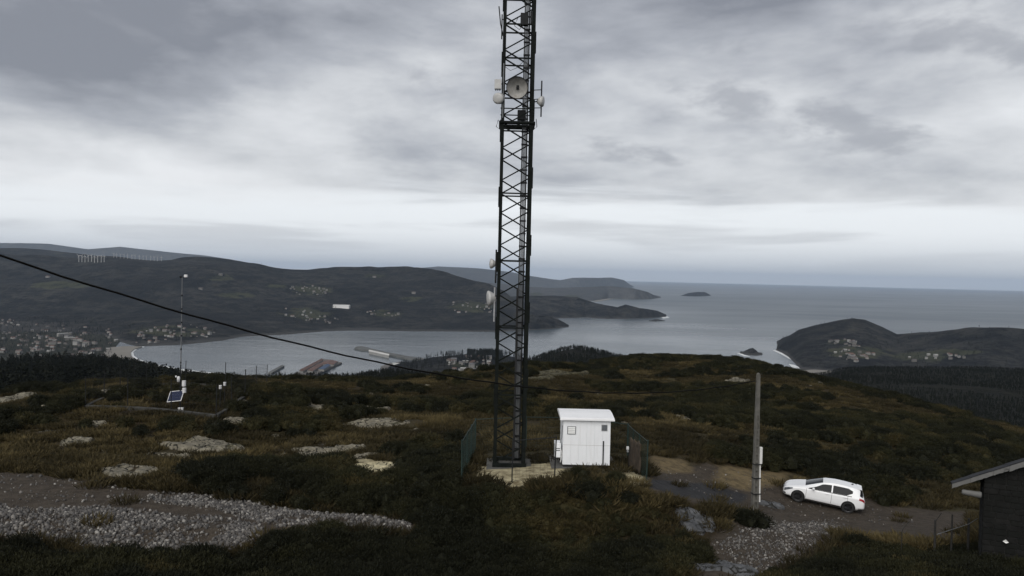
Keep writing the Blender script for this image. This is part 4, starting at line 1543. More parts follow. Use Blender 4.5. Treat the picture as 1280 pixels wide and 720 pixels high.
pipe(628.3, 79, 147, -.85, .035, 'thin upright pipe behind the white radio box', lg.x, 'cable_grey')
pipe(676.2, 101, 146, -.85, .038, 'short upright pipe carrying the right side drum antenna', rg_.x)
pipe(619.5, 312, 354, -.72, .045, 'upright pipe holding the small side facing dish', lg.x)
pipe(617.5, 359, 402, -.72, .045, 'upright pipe holding the lowest conical dish', lg.x, 'galvanised')
c = tpt(622.5, 106, -1.0)
t = empty('radio_box', c, label='white radio box above the round drum antenna', cat='radio unit')
MB().box((-.17, -.10, -.22), (.17, .12, .26)).build('housing', MATS['antenna_white'], t, bevel=.015)
for i in range(3):
    MB().tube((-.10 + i * .1, 0, -.30), (-.10 + i * .1, 0, -.22), .025, n=6).build('connector', MATS['dark_steel'], t)
MB().tube((.17, .02, .05), (lg.x - c.x, TB.y - TW2 - c.y, .05), .03, n=6).build('bracket', MATS['dark_steel'], t)
for (u, v0, v1, lab) in [(627, 18, 49, 'upper dipole antenna standing off the tower leg'), (629, 36, 65, 'lower dipole antenna standing off the tower leg')]:
    a = tpt(u, v1, -.85); b = tpt(u + .4, v0, -.85)
    t = empty('dipole_antenna', a, label=lab, cat='antenna')
    MB().tube((0, 0, 0), (0, 0, b.z - a.z), .032, n=8).build('radiator', MATS['dark_steel'], t)
    for k in (.18, .82):
        MB().tube((0, 0, (b.z - a.z) * k), (lg.x - a.x, TB.y - TW2 - a.y, (b.z - a.z) * k - .06), .02, n=6).build('stand_off_arm', MATS['dark_steel'], t)

# ------------------------------------------------------------------ white equipment cabin
def cabin():
    p = P(703, 582, 39.6); q = P(762, 584, 39.6)
    x0, x1 = p.x, q.x; y0 = 39.6
    zb = max(drop(x0, y0), drop(x1, y0)) + .16
    w = x1 - x0; d = 2.3; h = 2.28
    t = empty('equipment_cabin', ((x0 + x1) / 2, y0 + d / 2, zb), label='white panelled equipment cabin with overhanging roof beside the tower', cat='cabin')
    hw, hd = w / 2, d / 2
    MB().box((-hw + .02, -hd + .03, 0.02), (hw - .02, hd - .03, h - .03)).build('wall_core', MATS['panel_white'], t)
    n = 6
    pm = MB().box((0, 0, 0), (w / n - .005, .03, h)); pm = pymesh('wall_panel', pm.v, pm.f); pm.materials.append(MATS['panel_white'])
    for s in (-1, 1):
        for i in range(n):
            o = bpy.data.objects.new('wall_panel', pm); C.objects.link(o); o.parent = t
            o.location = (-hw + i * w / n + .0025, -hd if s < 0 else hd - .03, 0)
    pm2 = MB().box((0, 0, 0), (.02, (d - .06) / n - .006, h - .01)); pm2 = pymesh('wall_panel', pm2.v, pm2.f); pm2.materials.append(MATS['panel_white'])
    for s in (-1, 1):
        for i in range(n):
            o = bpy.data.objects.new('wall_panel', pm2); C.objects.link(o); o.parent = t
            o.location = (-hw if s < 0 else hw - .02, -hd + .033 + i * (d - .06) / n, .005)
    # roof: shallow lid with turned down edge
    mb = MB()
    ex = .17
    prof = [(-hd - .16, 0.0), (-hd - .16, .09), (-hd * .3, .20), (hd * .4, .22), (hd + .12, .12), (hd + .12, 0.0)]
    vs = [(-hw - ex, y, h + z) for (y, z) in prof] + [(hw + ex, y, h + z) for (y, z) in prof]
    k = len(prof)
    fs = [(i, i + 1, k + i + 1, k + i) for i in range(k - 1)] + [(k - 1, 0, k, 2 * k - 1), tuple(range(k - 1, -1, -1)), tuple(range(k, 2 * k))]
    mb.add(vs, fs)
    rf = mb.build('roof', MATS['roof_white'], t, bevel=.012)
    MB().box((-hw - ex - .01, -hd - .175, h - .035), (hw + ex + .01, -hd - .161, h + .05)).build('fascia', MATS['roof_white'], rf)
    # louvred vent (left), dark grille (right), conduit
    v = MB().box((-hw + .20, -hd - .022, 1.52), (-hw + .63, -hd - .004, 1.92)).build('vent', MATS['grille'], t)
    for i in range(4):
        MB().box((-hw + .235, -hd - .036, 1.555 + i * .088), (-hw + .595, -hd - .0225, 1.63 + i * .088)).build('slat', MATS['louvre_white'], v)
    v = MB().box((hw - .46, -hd - .022, 1.72), (hw - .16, -hd - .004, 2.04)).build('grille', MATS['galvanised'], t)
    MB().box((hw - .435, -hd - .032, 1.745), (hw - .185, -hd - .0225, 2.015)).build('mesh_screen', MATS['grille'], v)
    MB().box((hw - .37, -hd - .05, .02), (hw - .315, -hd - .004, 1.22)).build('conduit', MATS['dark_steel'], t)
    MB().box((-hw + .01, -hd - .006, .98), (hw - .01, -hd - .002, .993)).build('seam', MATS['pale_roof'], t)
    # plinth: two sleepers on a slab
    MB().box((-hw + .05, -hd + .05, -.13), (hw - .05, hd - .05, .02)).build('plinth', MATS['car_black'], t)
    # outdoor air unit on the left wall
    a = empty('air_unit', (0, 0, 0)); a.parent = t
    MB().box((-hw - .38, -hd + .25, .28), (-hw - .08, -hd + 1.05, 1.0)).build('casing', MATS['panel_white'], a, bevel=.02)
    MB().lathe([(.26, 0), (.26, .02), (.05, .03), (0, .03)], (-hw - .38, -hd + .65, .64), (-1, 0, 0), 20).build('fan_grille', MATS['grille'], a)
    MB().box((-hw - .34, -hd + .238, .72), (-hw - .12, -hd + .249, .76)).build('grille_slot', MATS['grille'], a)
    MB().box((-hw - .34, -hd + .238, .62), (-hw - .12, -hd + .249, .66)).build('grille_slot', MATS['grille'], a)
    MB().box((-hw - .1, -hd + .3, .2), (-hw, -hd + 1.0, .28)).build('bracket', MATS['galvanised'], a)
    MB().path([(-hw - .08, -hd + .3, .7), (-hw - .02, -hd + .24, .5), (-hw - .06, -hd + .22, .25), (-hw - .1, -hd + .2, .05)], .018).build('hose', MATS['pvc_white'], a)
    MB().path([(-hw - .12, -hd + .27, 1.0), (-hw - .05, -hd + .25, 1.3), (-hw - .03, -hd + .25, 1.9)], .012).build('wire', MATS['dark_steel'], a)
    # slab
    s = MB().box((-hw - .55, -hd - .22, -.75), (hw + .42, hd + .4, -.135)).build('concrete_slab', MATS['concrete'], None, bevel=.02)
    s.location = t.location
    tag(s, 'concrete slab under the white equipment cabin', 'slab')
    return t


cab = cabin()

# ------------------------------------------------------------------ wire fences
def wire_fence(name, label, pts_, h, m='fence_green', closed=False, mesh=True, spacing=2.2, top_rail=False, skip=(), cell=.10, base=None):
    """pts_: corner points in plan; each run gets posts, two strands and a wire net"""
    t = empty(name, (pts_[0][0], pts_[0][1], drop(*pts_[0][:2])), label=label, cat='fence')
    o0 = t.location
    n = len(pts_) if closed else len(pts_) - 1
    postm = MB().tube((0, 0, -.3), (0, 0, h + .06), .032, n=8); postm = pymesh('post', postm.v, postm.f); postm.materials.append(MATS[m])
    for i in range(n):
        if i in skip:
            continue
        a = Vector(pts_[i][:2]); b = Vector(pts_[(i + 1) % len(pts_)][:2])
        ln = (b - a).length
        k = max(1, round(ln / spacing))
        net = MB()
        prev = None
        last = not closed and i == n - 1
        for j in range(k + 1):
            p = a.lerp(b, j / k)
            z = drop(p.x, p.y) + (base or 0)
            if j < k or last:
                o = bpy.data.objects.new('post', postm); C.objects.link(o); o.parent = t
                o.location = (p.x - o0.x, p.y - o0.y, z - o0.z)
                o.rotation_euler = (random.uniform(-.02, .02), random.uniform(-.02, .02), 0)
            cur = Vector((p.x, p.y, z)) - o0
            if prev is not None and mesh:
                d = cur - prev
                r = .0032
                nh = int(h / cell)
                for q in range(nh + 1):
                    zz = Vector((0, 0, .05 + q * (h - .07) / nh))
                    net.tube(prev + zz, cur + zz, r if q not in (0, nh) else .005, n=3, cap=False)
                nv = int(d.length / cell)
                for q in range(1, nv):
                    pp = prev + d * (q / nv)
                    net.tube(pp + Vector((0, 0, .05)), pp + Vector((0, 0, h - .02)), r, n=3, cap=False)
                if top_rail:
                    net.tube(prev + Vector((0, 0, h)), cur + Vector((0, 0, h)), .02, n=6)
            prev = cur
        if mesh and net.v:
            nt = net.build('wire_net', MATS[m], t)
    return t


fp = [Vector((*c, 0)) for c in COMP]
wire_fence('wire_fence', 'green wire fence on the left side of the tower compound', [fp[0], fp[3]], 1.95, spacing=2.6, top_rail=True, cell=.12)
wire_fence('wire_fence', 'green wire fence on the right side of the white cabin', [fp[1], fp[2]], 1.95, spacing=2.6, top_rail=True, cell=.12)
wire_fence('wire_fence', 'thin back fence behind tower and white cabin', [fp[3], fp[2]], 1.95, spacing=3.0, top_rail=True, cell=.14)
fa = P(640, 598, 37.2); fb = P(693, 601, 37.2)
wire_fence('wire_fence', 'thin dark front fence between tower foot and white cabin', [fa, fb], 1.95, m='dark_steel', spacing=2.6, top_rail=True, cell=.16)
# brown screen hung on the right fence near the gate
a = P(787, 590, 40.5); b = P(801, 592, 39.2)
t = empty('fence_screen', (a.x, a.y, drop(a.x, a.y)), label='brown worn screen hung on the fence right of the white cabin', cat='screen')
d = Vector((b.x - a.x, b.y - a.y, 0)); n = d.cross(Vector((0, 0, 1))).normalized()
vs = []; fs = []
for i in range(9):
    for j in range(9):
        q = d * (i / 8) + Vector((0, 0, .15 + 1.5 * j / 8)) + n * (.04 * math.sin(i * 1.9 + j * .8)) + n * .05
        if j == 8:
            q.z += .08 * math.sin(i * 2.3)
        vs.append(q)
fs = [(i * 9 + j, (i + 1) * 9 + j, (i + 1) * 9 + j + 1, i * 9 + j + 1) for i in range(8) for j in range(8)]
o = link('cloth', pymesh('cloth', vs, fs), MATS['rust_cloth'], t, smooth=True)
so = o.modifiers.new('thick', 'SOLIDIFY'); so.thickness = .015
o = link('top_flap', pymesh('top_flap', [v + n * -.03 + Vector((0, 0, .01)) for v in vs[6::9] + vs[8::9]], [(i, i + 1, 9 + i + 1, 9 + i) for i in range(8)]), mat('tan_cloth', (.09, .068, .042), .9, .2, 4.0), t)
so = o.modifiers.new('thick', 'SOLIDIFY'); so.thickness = .02
t = empty('floodlight', P(784.5, 560, 41.0), label='small white lamp housing fixed beside the brown fence screen', cat='lamp')
MB().cbox((0, 0, 0), (.13, .12, .16)).build('housing', MATS['pvc_white'], t, bevel=.015)
MB().cbox((.01, 0, -.17), (.10, .10, .10)).build('junction_box', MATS['galvanised'], t, bevel=.01)
MB().tube((0, .06, 0), (.08, .1, 0), .02, n=6).build('bracket', MATS['dark_steel'], t)
MB().tube((.08, .1, -1.2), (.08, .1, .1), .02, n=6).build('stem', MATS['dark_steel'], t)

# ------------------------------------------------------------------ concrete utility poles and the overhead cable
def utility_pole(base, h, label, conduit=True):
    t = empty('utility_pole', base, R(12), label=label, cat='pole')
    m = MATS['pole_concrete']
    b0, b1 = .155, .085               # half widths bottom, top
    def w(z): return b0 + (b1 - b0) * z / h
    # two tapering flanges joined by a web with pockets
    for s in (-1, 1):
        mb = MB()
        def ring(z):
            W = w(z); i = W * .46
            return [(s * W, -W * .8, z), (s * W, W * .8, z), (s * i, W * .8, z), (s * i, -W * .8, z)]
        mb.add(ring(-.5) + ring(h), [(0, 1, 5, 4), (1, 2, 6, 5), (2, 3, 7, 6), (3, 0, 4, 7), (4, 5, 6, 7), (3, 2, 1, 0)])
        mb.build('flange', m, t, bevel=.008)
    mb = MB()
    W0, W1 = w(-.5) * .46, w(h) * .46
    mb.add([(-W0, -.03, -.5), (W0, -.03, -.5), (W0, .03, -.5), (-W0, .03, -.5), (-W1, -.03, h - .02), (W1, -.03, h - .02), (W1, .03, h - .02), (-W1, .03, h - .02)],
           [(0, 3, 2, 1), (4, 5, 6, 7), (0, 1, 5, 4), (1, 2, 6, 5), (2, 3, 7, 6), (3, 0, 4, 7)])
    mb.build('web', m, t)
    z = .15
    while z < h * .72:
        i = w(z) * .46
        MB().box((-i, -w(z) * .78, z), (i, w(z) * .78, z + .11)).build('cross_rib', m, t)
        z += .40
    MB().box((-w(h * .72) * .46, -w(h) * .79, h * .72), (w(h * .72) * .46, w(h) * .79, h - .03)).build('head_infill', m, t)
    MB().lathe([(b1 * 1.02, 0), (b1 * .9, .06), (0, .09)], (0, 0, h), (0, 0, 1), 10).build('cap', m, t)
    if conduit:
        MB().tube((b0 + .08, -.06, .55), (b0 + .05, -.06, 2.5), .04, n=10).build('conduit', MATS['pvc_white'], t)
        MB().box((b0 - .0, -.14, 2.5), (b0 + .13, .02, 3.35)).build('meter_box', MATS['pvc_white'], t, bevel=.015)
        for z in (.95, 1.75, 2.45):
            r = w(z) + .012
            mb = MB()
            mb.box((-r, -r, z), (r + .11, -r + .012, z + .05)).box((-r, r - .012, z), (r + .11, r, z + .05))
            mb.box((-r, -r + .012, z), (-r + .012, r - .012, z + .05)).box((r + .10, -r + .012, z), (r + .112, r - .012, z + .05))
            mb.build('steel_band', MATS['dark_steel'], t)
    MB().tube((-b1 - .02, 0, h - .35), (-b1 - .16, 0, h - .35), .02, n=6).build('cable_hook', MATS['dark_steel'], t)
    return t


pb = P(943, 641, 40.3); pb.z = drop(pb.x, pb.y)
pt = P(946.5, 468, 40.3)
utility_pole(pb, pt.z - pb.z, 'weathered concrete pole with white conduit by the track')
CA = P(-120, 279, 16)
qb = Vector((CA.x, CA.y, drop(CA.x, CA.y)))
utility_pole(qb, CA.z - qb.z + .35, 'concrete pole at the far end of the overhead cable', conduit=False)
CB = Vector((pb.x - .2, pb.y, pt.z - .33))
cab_pts = []
for i in range(61):
    k = i / 60
    p = CA.lerp(CB, k)
    p.z -= 4 * 1.745 * k * (1 - k) + .012 * math.sin(k * 90)
    cab_pts.append(p)
o = MB().path(cab_pts, .024, 8).build('overhead_cable', MATS['cable_black'], None, smooth=True)
tag(o, 'thick black overhead cable sagging across to the concrete pole', 'cable')

# ------------------------------------------------------------------ weather station on the left
def weather_station():
    ep = [Vector((*c, 0)) for c in ENCL]
    # low concrete kerb, four runs
    t = empty('kerb_wall', (ep[0].x, ep[0].y, drop(ep[0].x, ep[0].y)), label='low concrete kerb wall around the fenced weather station', cat='wall')
    for i in range(4):
        a, b = ep[i], ep[(i + 1) % 4]
        n = max(2, int((b - a).length / 2.4))
        d = (b - a).normalized(); s = Vector((-d.y, d.x, 0)) * .14
        for k in range(n):
            p = a.lerp(b, k / n) + d * .006; q = a.lerp(b, (k + 1) / n) - d * .006
            zp, zq = drop(p.x, p.y), drop(q.x, q.y)
            hh = .30
            vs = []
            for (c, z) in ((p, zp), (q, zq)):
                for (sg, dz) in ((-1, -.5), (1, -.5), (1, hh), (-1, hh)):
                    vs.append(Vector((c.x, c.y, 0)) + s * sg + Vector((0, 0, z + dz)) - t.location)
            MB().add(vs, [(0, 1, 2, 3), (7, 6, 5, 4), (0, 4, 5, 1), (1, 5, 6, 2), (2, 6, 7, 3), (3, 7, 4, 0)]).build('kerb_section', MATS['kerb_concrete'], t, bevel=.02)
    wire_fence('wire_fence', 'fine wire fence with thin posts around the weather station', ep, 2.15, m='dark_steel', closed=True, spacing=4.4, cell=.30, base=.28)
    # mast
    b = P(225, 514, 59.0); b.z = drop(b.x, b.y)
    top = P(231.5, 347, 59.0)
    H = top.z - b.z
    t = empty('weather_mast', b, label='tall thin instrument mast with solar panel and white sensors', cat='mast')
    MB().tube((0, 0, 0), (0, 0, H * .35), .055, .045, n=8).build('mast_foot', MATS['dark_steel'], t)
    MB().tube((0, 0, H * .35), (0, 0, H), .042, .028, n=8).build('mast_tube', MATS['cable_grey'], t)
    for k in range(6):
        MB().tube((0, 0, H * (.36 + .1 * k)), (0, 0, H * (.36 + .1 * k) + .12), .058, n=8).build('collar', MATS['dark_steel'], t)
    MB().tube((-.15, 0, H - .02), (.35, 0, H - .02), .02, n=6).build('cross_arm', MATS['dark_steel'], t)
    v = MB().cbox((.27, 0, H + .12), (.24, .2, .2)).build('wind_sensor', MATS['alu_white'], t, bevel=.03)
    MB().cbox((-.12, 0, H + .05), (.16, .14, .12)).build('wind_cup', MATS['dark_steel'], t, bevel=.03)
    # sensors
    k = 59 / FPX
    def off(u, v):
        q = P(u, v, 59.0) - b
        return q
    q = off(224, 473.5)
    MB().lathe([(0, -.22), (.10, -.22), (.11, .12), (.06, .2), (0, .2)], (q.x, -.12, q.z), (0, 0, 1), 14).build('rain_sensor', MATS['alu_white'], t, smooth=True)
    q2 = off(221, 470.5)
    MB().lathe([(0, -.06), (.06, -.06), (.07, .05), (0, .08)], (q2.x, -.12, q2.z), (0, 0, 1), 12).build('light_sensor', MATS['alu_white'], t, smooth=True)
    MB().tube((q2.x, -.12, q2.z - .04), (0, 0, q2.z - .1), .018, n=6).build('sensor_arm', MATS['dark_steel'], t)
    q = off(230.3, 479); q3 = off(230.6, 487.5)
    for (qq, hgt) in ((q, .42), (q3, .36)):
        s = empty('shield', (qq.x, -.05, qq.z)); s.parent = t
        for j in range(6):
            MB().lathe([(0, 0), (.15, 0), (.13, hgt / 6 - .012), (0, hgt / 6 - .012)], (0, 0, -hgt / 2 + j * hgt / 6), (0, 0, 1), 14).build('plate', MATS['alu_white'], s)
        MB().tube((qq.x, -.05, qq.z - hgt / 2 + .02), (0, 0, qq.z - hgt / 2), .02, n=6).build('sensor_arm', MATS['dark_steel'], t)
    q = off(221, 494.5)
    pn = empty('solar_panel', (q.x, -.22, q.z), 0); pn.parent = t
    pn.rotation_euler = (R(52), R(-8), R(-10))
    MB().box((-.58, -.46, -.03), (.58, .46, 0)).build('panel_frame', MATS['alu_white'], pn, bevel=.008)
    cm = MB().box((0, 0, 0), (.262, .272, .006)); cm = pymesh('solar_cell', cm.v, cm.f); cm.materials.append(MATS['solar_cell'])
    for i in range(4):
        for j in range(3):
            o = bpy.data.objects.new('solar_cell', cm); C.objects.link(o); o.parent = pn
            o.location = (-.53 + i * .266, -.414 + j * .277, .001)
    MB().tube((q.x, -.2, q.z), (0, 0, q.z - .15), .03, n=6).build('panel_bracket', MATS['dark_steel'], t)
    q = off(227.5, 512)
    bx = MB().box((q.x - .19, -.3, q.z - .19), (q.x + .19, -.12, q.z + .19)).build('battery_box', MATS['alu_white'], t, bevel=.02)
    MB().box((q.x - .05, -.311, q.z - .06), (q.x + .09, -.301, q.z + .07)).build('label_plate', MATS['cable_grey'], bx)
    MB().box((q.x - .05, -.2, min(-.1, q.z - .6)), (q.x + .05, -.14, q.z - .19)).build('box_post', MATS['dark_steel'], t)
    # second instrument: two rain gauges on posts inside the enclosure
    for (u, v, Y, lab) in [(275.5, 484, 61, 'lower white rain gauge on a thin post inside the fence'), (281, 480, 62.5, 'upper white rain gauge on a thin post inside the fence')]:
        tp = P(u, v, Y); z = drop(tp.x, tp.y)
        g = empty('rain_gauge', (tp.x, tp.y, z), label=lab, cat='gauge')
        MB().tube((0, 0, -.1), (0, 0, tp.z - z - .1), .03, n=8).build('post', MATS['dark_steel'], g)
        MB().lathe([(0, -.14), (.10, -.14), (.11, -.08), (.10, .1), (.12, .14), (.09, .15), (.06, .1)], (0, 0, tp.z - z), (0, 0, 1), 16).build('funnel', MATS['alu_white'], g, smooth=True)


weather_station()

# ------------------------------------------------------------------ white hatchback
def car():
    xs = [2.13, 2.09, 2.02, 1.88, 1.6, 1.30, 1.06, 0.62, 0.28, 0.0, -0.5, -1.0, -1.45, -1.72, -1.80, -1.95, -2.04, -2.09, -2.12]
    zb_ = [.34, .26, .22, .20, .19, .19, .19, .19, .19, .19, .19, .19, .20, .22, .23, .26, .29, .33, .38]
    w_ = [.50, .66, .76, .83, .875, .893, .895, .895, .895, .895, .895, .895, .892, .885, .880, .862, .838, .80, .74]
    bl = [.53, .60, .66, .735, .81, .865, .89, .905, .915, .92, .93, .945, .955, .955, .955, .94, .90, .82, .66]
    tp = [.56, .64, .705, .79, .875, .945, .99, 1.165, 1.305, 1.405, 1.46, 1.455, 1.43, 1.395, 1.36, 1.14, .97, .85, .70]
    wt = [.34, .46, .56, .63, .67, .69, .69, .625, .585, .57, .565, .56, .55, .54, .535, .60, .66, .66, .60]
    xa = np.array(xs[::-1])

    def I(a, x):
        return float(np.interp(x, xa, np.array(a[::-1])))

    def sm(a, x):                    # light smoothing along the body
        return (I(a, x - .05) + 2 * I(a, x) + I(a, x + .05)) / 4 if -1.95 < x < 1.95 else I(a, x)

    def sect(x):
        z0, w, b, t, u = sm(zb_, x), sm(w_, x), sm(bl, x), sm(tp, x), sm(wt, x)
        low = z0 + (b - z0) * .16
        mid = z0 + (b - z0) * .50
        return [(0, z0), (w * .78, z0), (w * .955, low), (w, mid), (w * .995, z0 + (b - z0) * .80), (w * .955, b), (u + (w * .93 - u) * .10, t - (t - b) * .16), (u * .90, t - min(.035, (t - b) * .3)), (u * .5, t - .008), (0, t)]

    def S(x, k, off=0.0):
        p = sect(x); i = min(int(k), len(p) - 2); f = k - i
        a, b = Vector(p[i]), Vector(p[i + 1])
        # catmull-rom across the section for a rounded skin
        p0 = Vector(p[max(i - 1, 0)]); p3 = Vector(p[min(i + 2, len(p) - 1)])
        if k > 5.05 and k < 6.0 or k < 2:
            q = a.lerp(b, f)
        else:
            q = .5 * ((2 * a) + (b - p0) * f + (2 * p0 - 5 * a + 4 * b - p3) * f * f + (3 * a - p0 - 3 * b + p3) * f ** 3)
        n = Vector((b.y - a.y, -(b.x - a.x)))
        n = n.normalized() if n.length > 1e-6 else Vector((1, 0))
        q = q + n * off
        return Vector((x, q.x, q.y))

    KS = [0, 1, 1.5, 2, 2.33, 2.66, 3, 3.33, 3.66, 4, 4.33, 4.66, 5, 5.33, 5.66, 6, 6.33, 6.66, 7, 7.5, 8, 8.5, 9]
    X = np.r_[np.linspace(2.13, 1.9, 8), np.linspace(1.85, -1.65, 62), np.linspace(-1.70, -2.12, 14)]
    vs = []; fs = []
    K = len(KS)
    full = []
    for x in X:
        left = [S(x, k) for k in KS]
        ring = left + [Vector((p.x, -p.y, p.z)) for p in left[-2:0:-1]]
        full.append(ring)
    n = len(full[0])
    vs = [p for r in full for p in r]
    for i in range(len(X) - 1):
        for k in range(n):
            fs.append((i * n + k, i * n + (k + 1) % n, (i + 1) * n + (k + 1) % n, (i + 1) * n + k))
    fs += [tuple(range(n)), tuple((len(X) - 1) * n + k for k in range(n - 1, -1, -1))]
    me = pymesh('body', vs, fs)
    bm = bmesh.new(); bm.from_mesh(me); bmesh.ops.recalc_face_normals(bm, faces=bm.faces); bm.to_mesh(me); bm.free()
    body = link('body', me, MATS['car_paint'])
    # wheel arches are cut out of the body
    cut = MB()
    for x in (1.31, -1.31):
        cut.tube((x, -1.2, .33), (x, -.55, .33), .375, n=36)
        cut.tube((x, .55, .33), (x, 1.2, .33), .375, n=36)
    cme = pymesh('cut', cut.v, cut.f)
    bm = bmesh.new(); bm.from_mesh(cme); bmesh.ops.recalc_face_normals(bm, faces=bm.faces); bm.to_mesh(cme); bm.free()
    co = link('cutter', cme)
    md = body.modifiers.new('b', 'BOOLEAN'); md.operation = 'DIFFERENCE'; md.object = co; md.solver = 'EXACT'
    dg = bpy.context.evaluated_depsgraph_get()
    new = bpy.data.meshes.new_from_object(body.evaluated_get(dg))
    body.modifiers.clear(); body.data = new
    new.name = 'body'
    bpy.data.objects.remove(co)
    new.polygons.foreach_set('use_smooth', [True] * len(new.polygons))
    if hasattr(new, 'set_sharp_from_angle'):
        new.set_sharp_from_angle(angle=R(38))
    return body, S


def place_car():
    pF = hit(995.5, 627.0); pR = hit(1059.5, 640.8)
    fwd = (pF - pR); fwd.z = 0; fwd.normalize()
    left = Vector((-fwd.y, fwd.x, 0))
    mid = (pF + pR) / 2 - left * .76
    # sit on the ground under the four wheels
    zs = {}
    for (x, y) in ((1.31, .76), (1.31, -.76), (-1.31, .76), (-1.31, -.76)):
        q = mid + fwd * x + left * y
        zs[(x, y)] = drop(q.x, q.y)
    zf = (zs[(1.31, .76)] + zs[(1.31, -.76)]) / 2; zr = (zs[(-1.31, .76)] + zs[(-1.31, -.76)]) / 2
    zl = (zs[(1.31, .76)] + zs[(-1.31, .76)]) / 2; zrr = (zs[(1.31, -.76)] + zs[(-1.31, -.76)]) / 2
    f3 = (fwd * 2.62 + Vector((0, 0, zf - zr))).normalized()
    l3 = (left * 1.52 + Vector((0, 0, zl - zrr))).normalized()
    u3 = f3.cross(l3).normalized(); l3 = u3.cross(f3)
    root = empty('parked_car', label='white five door hatchback standing on the dirt track', cat='car')
    m = Matrix((f3, l3, u3)).transposed().to_4x4()
    m.translation = Vector((mid.x, mid.y, (zf + zr) / 2 - .012))
    root.matrix_world = m
    body, S = car()
    body.parent = root

    def patch(name, x0, x1, k0, k1, m, off=.006, nx=14, nk=6, side=0, parent=None, edge=None):
        """a panel that follows the body skin; edge(fx) -> (k0,k1) trims it"""
        out = []
        for s in ((1, -1) if side == 0 else (side,)):
            vs = []
            for i in range(nx + 1):
                fx = i / nx; x = x0 + (x1 - x0) * fx
                a, b = edge(fx) if edge else (k0, k1)
                for j in range(nk + 1):
                    p = S(x, a + (b - a) * j / nk, off)
                    vs.append((p.x, p.y * s, p.z))
            fs = [(i * (nk + 1) + j, (i + 1) * (nk + 1) + j, (i + 1) * (nk + 1) + j + 1, i * (nk + 1) + j + 1) for i in range(nx) for j in range(nk)]
            if s < 0:
                fs = [f[::-1] for f in fs]
            o = link(name, pymesh(name, vs, fs), MATS[m], parent or root, smooth=True)
            out.append(o)
        return out

    # glass
    patch('side_window', .80, -.36, 5.06, 5.88, 'car_glass', edge=lambda f: (5.07, 5.22 + .66 * min(1, f * 1.7)))
    patch('side_window', -.43, -1.45, 5.06, 5.88, 'car_glass', edge=lambda f: (5.07 + 1.2 * max(0, f - .72), 5.88 - .9 * max(0, f - .78)))
    def top_patch(name, x0, x1, k0, m, off):
        vs = []; nx, nk = 10, 12
        for i in range(nx + 1):
            x = x0 + (x1 - x0) * i / nx
            row = [S(x, k0 + (9 - k0) * j / 6, off) for j in range(7)]
            row = row + [Vector((p.x, -p.y, p.z)) for p in row[-2::-1]]
            vs += row
        w = 13
        fs = [(i * w + j, (i + 1) * w + j, (i + 1) * w + j + 1, i * w + j + 1) for i in range(nx) for j in range(w - 1)]
        return link(name, pymesh(name, vs, fs), MATS[m], root, smooth=True)
    top_patch('windscreen', 1.0, .12, 6.45, 'car_glass', .008)
    top_patch('rear_window', -1.80, -1.985, 6.35, 'car_glass', .008)
    patch('rear_side_glass', -1.82, -1.97, 5.35, 6.35, 'car_glass', off=.008, nx=5)
    # lamps
    patch('tail_lamp', -1.80, -2.09, 4.15, 5.05, 'tail_red', off=.012, nx=8, edge=lambda f: (4.30 - .25 * f, 5.02))
    patch('headlamp', 2.07, 1.64, 3.7, 4.7, 'lamp_glass', off=.010, nx=8, edge=lambda f: (3.45 + .75 * f, 4.97 - .08 * f))
    patch('fog_lamp_recess', 2.10, 1.97, 2.3, 2.8, 'car_black', off=.006, nx=5)
    # doors: seams and handles
    for x in (.92, -.40, -1.22):
        patch('door_seam', x, x - .014, 2.2, 4.98, 'car_black', off=.003, nx=1, nk=16)
    for x in (-.18, -1.10):
        for s in (1, -1):
            p = S(x, 4.45, .02)
            MB().cbox((p.x, p.y * s, p.z), (.19, .035, .03)).build('door_handle', MATS['car_paint'], root, bevel=.01)
    patch('belt_trim', .84, -1.42, 4.98, 5.06, 'car_black', off=.007, nx=20, nk=1)
    patch('sill_trim', .93, -.93, 1.3, 2.0, 'car_black', off=.004, nx=12, nk=2)
    patch('rear_bumper_trim', -1.80, -2.10, 1.2, 2.25, 'car_black', off=.005, nx=8, nk=3)
    patch('front_lip', 2.125, 1.75, 1.2, 2.1, 'car_black', off=.005, nx=8, nk=3)
    # mirrors
    for s in (1, -1):
        mr = MB()
        mr.lathe([(0, -.10), (.055, -.08), (.075, 0), (.06, .07), (0, .09)], (.56, s * .99, .975), (0, s, .05), 12)
        mo = mr.build('mirror', MATS['car_paint'], root, smooth=True)
        MB().tube((.58, s * .84, .925), (.56, s * .94, .955), .022, n=6).build('mirror_foot', MATS['car_black'], mo)
    # roof spoiler, aerial
    MB().add([(-1.66, -.52, 1.405), (-1.66, .52, 1.405), (-1.90, .50, 1.365), (-1.90, -.50, 1.365), (-1.66, -.52, 1.375), (-1.66, .52, 1.375), (-1.90, .50, 1.345), (-1.90, -.50, 1.345)],
             [(0, 1, 2, 3), (7, 6, 5, 4), (0, 4, 5, 1), (1, 5, 6, 2), (2, 6, 7, 3), (3, 7, 4, 0)]).build('roof_spoiler', MATS['car_paint'], root, bevel=.008)
    MB().add([(-1.30, -.02, 1.435), (-1.30, .02, 1.435), (-1.46, .02, 1.42), (-1.46, -.02, 1.42), (-1.44, 0, 1.51)], [(0, 1, 4), (1, 2, 4), (2, 3, 4), (3, 0, 4)]).build('aerial', MATS['car_black'], root)
    # front grille and plates
    MB().box((2.105, -.42, .56), (2.138, .42, .60)).build('grille', MATS['car_black'], root)
    MB().box((2.11, -.38, .34), (2.137, .38, .44)).build('lower_grille', MATS['car_black'], root)
    MB().box((2.1385, -.26, .45), (2.146, .26, .56)).build('number_plate', MATS['plate'], root)
    MB().box((-2.148, -.26, .56), (-2.122, .26, .67)).build('number_plate', MATS['plate'], root)
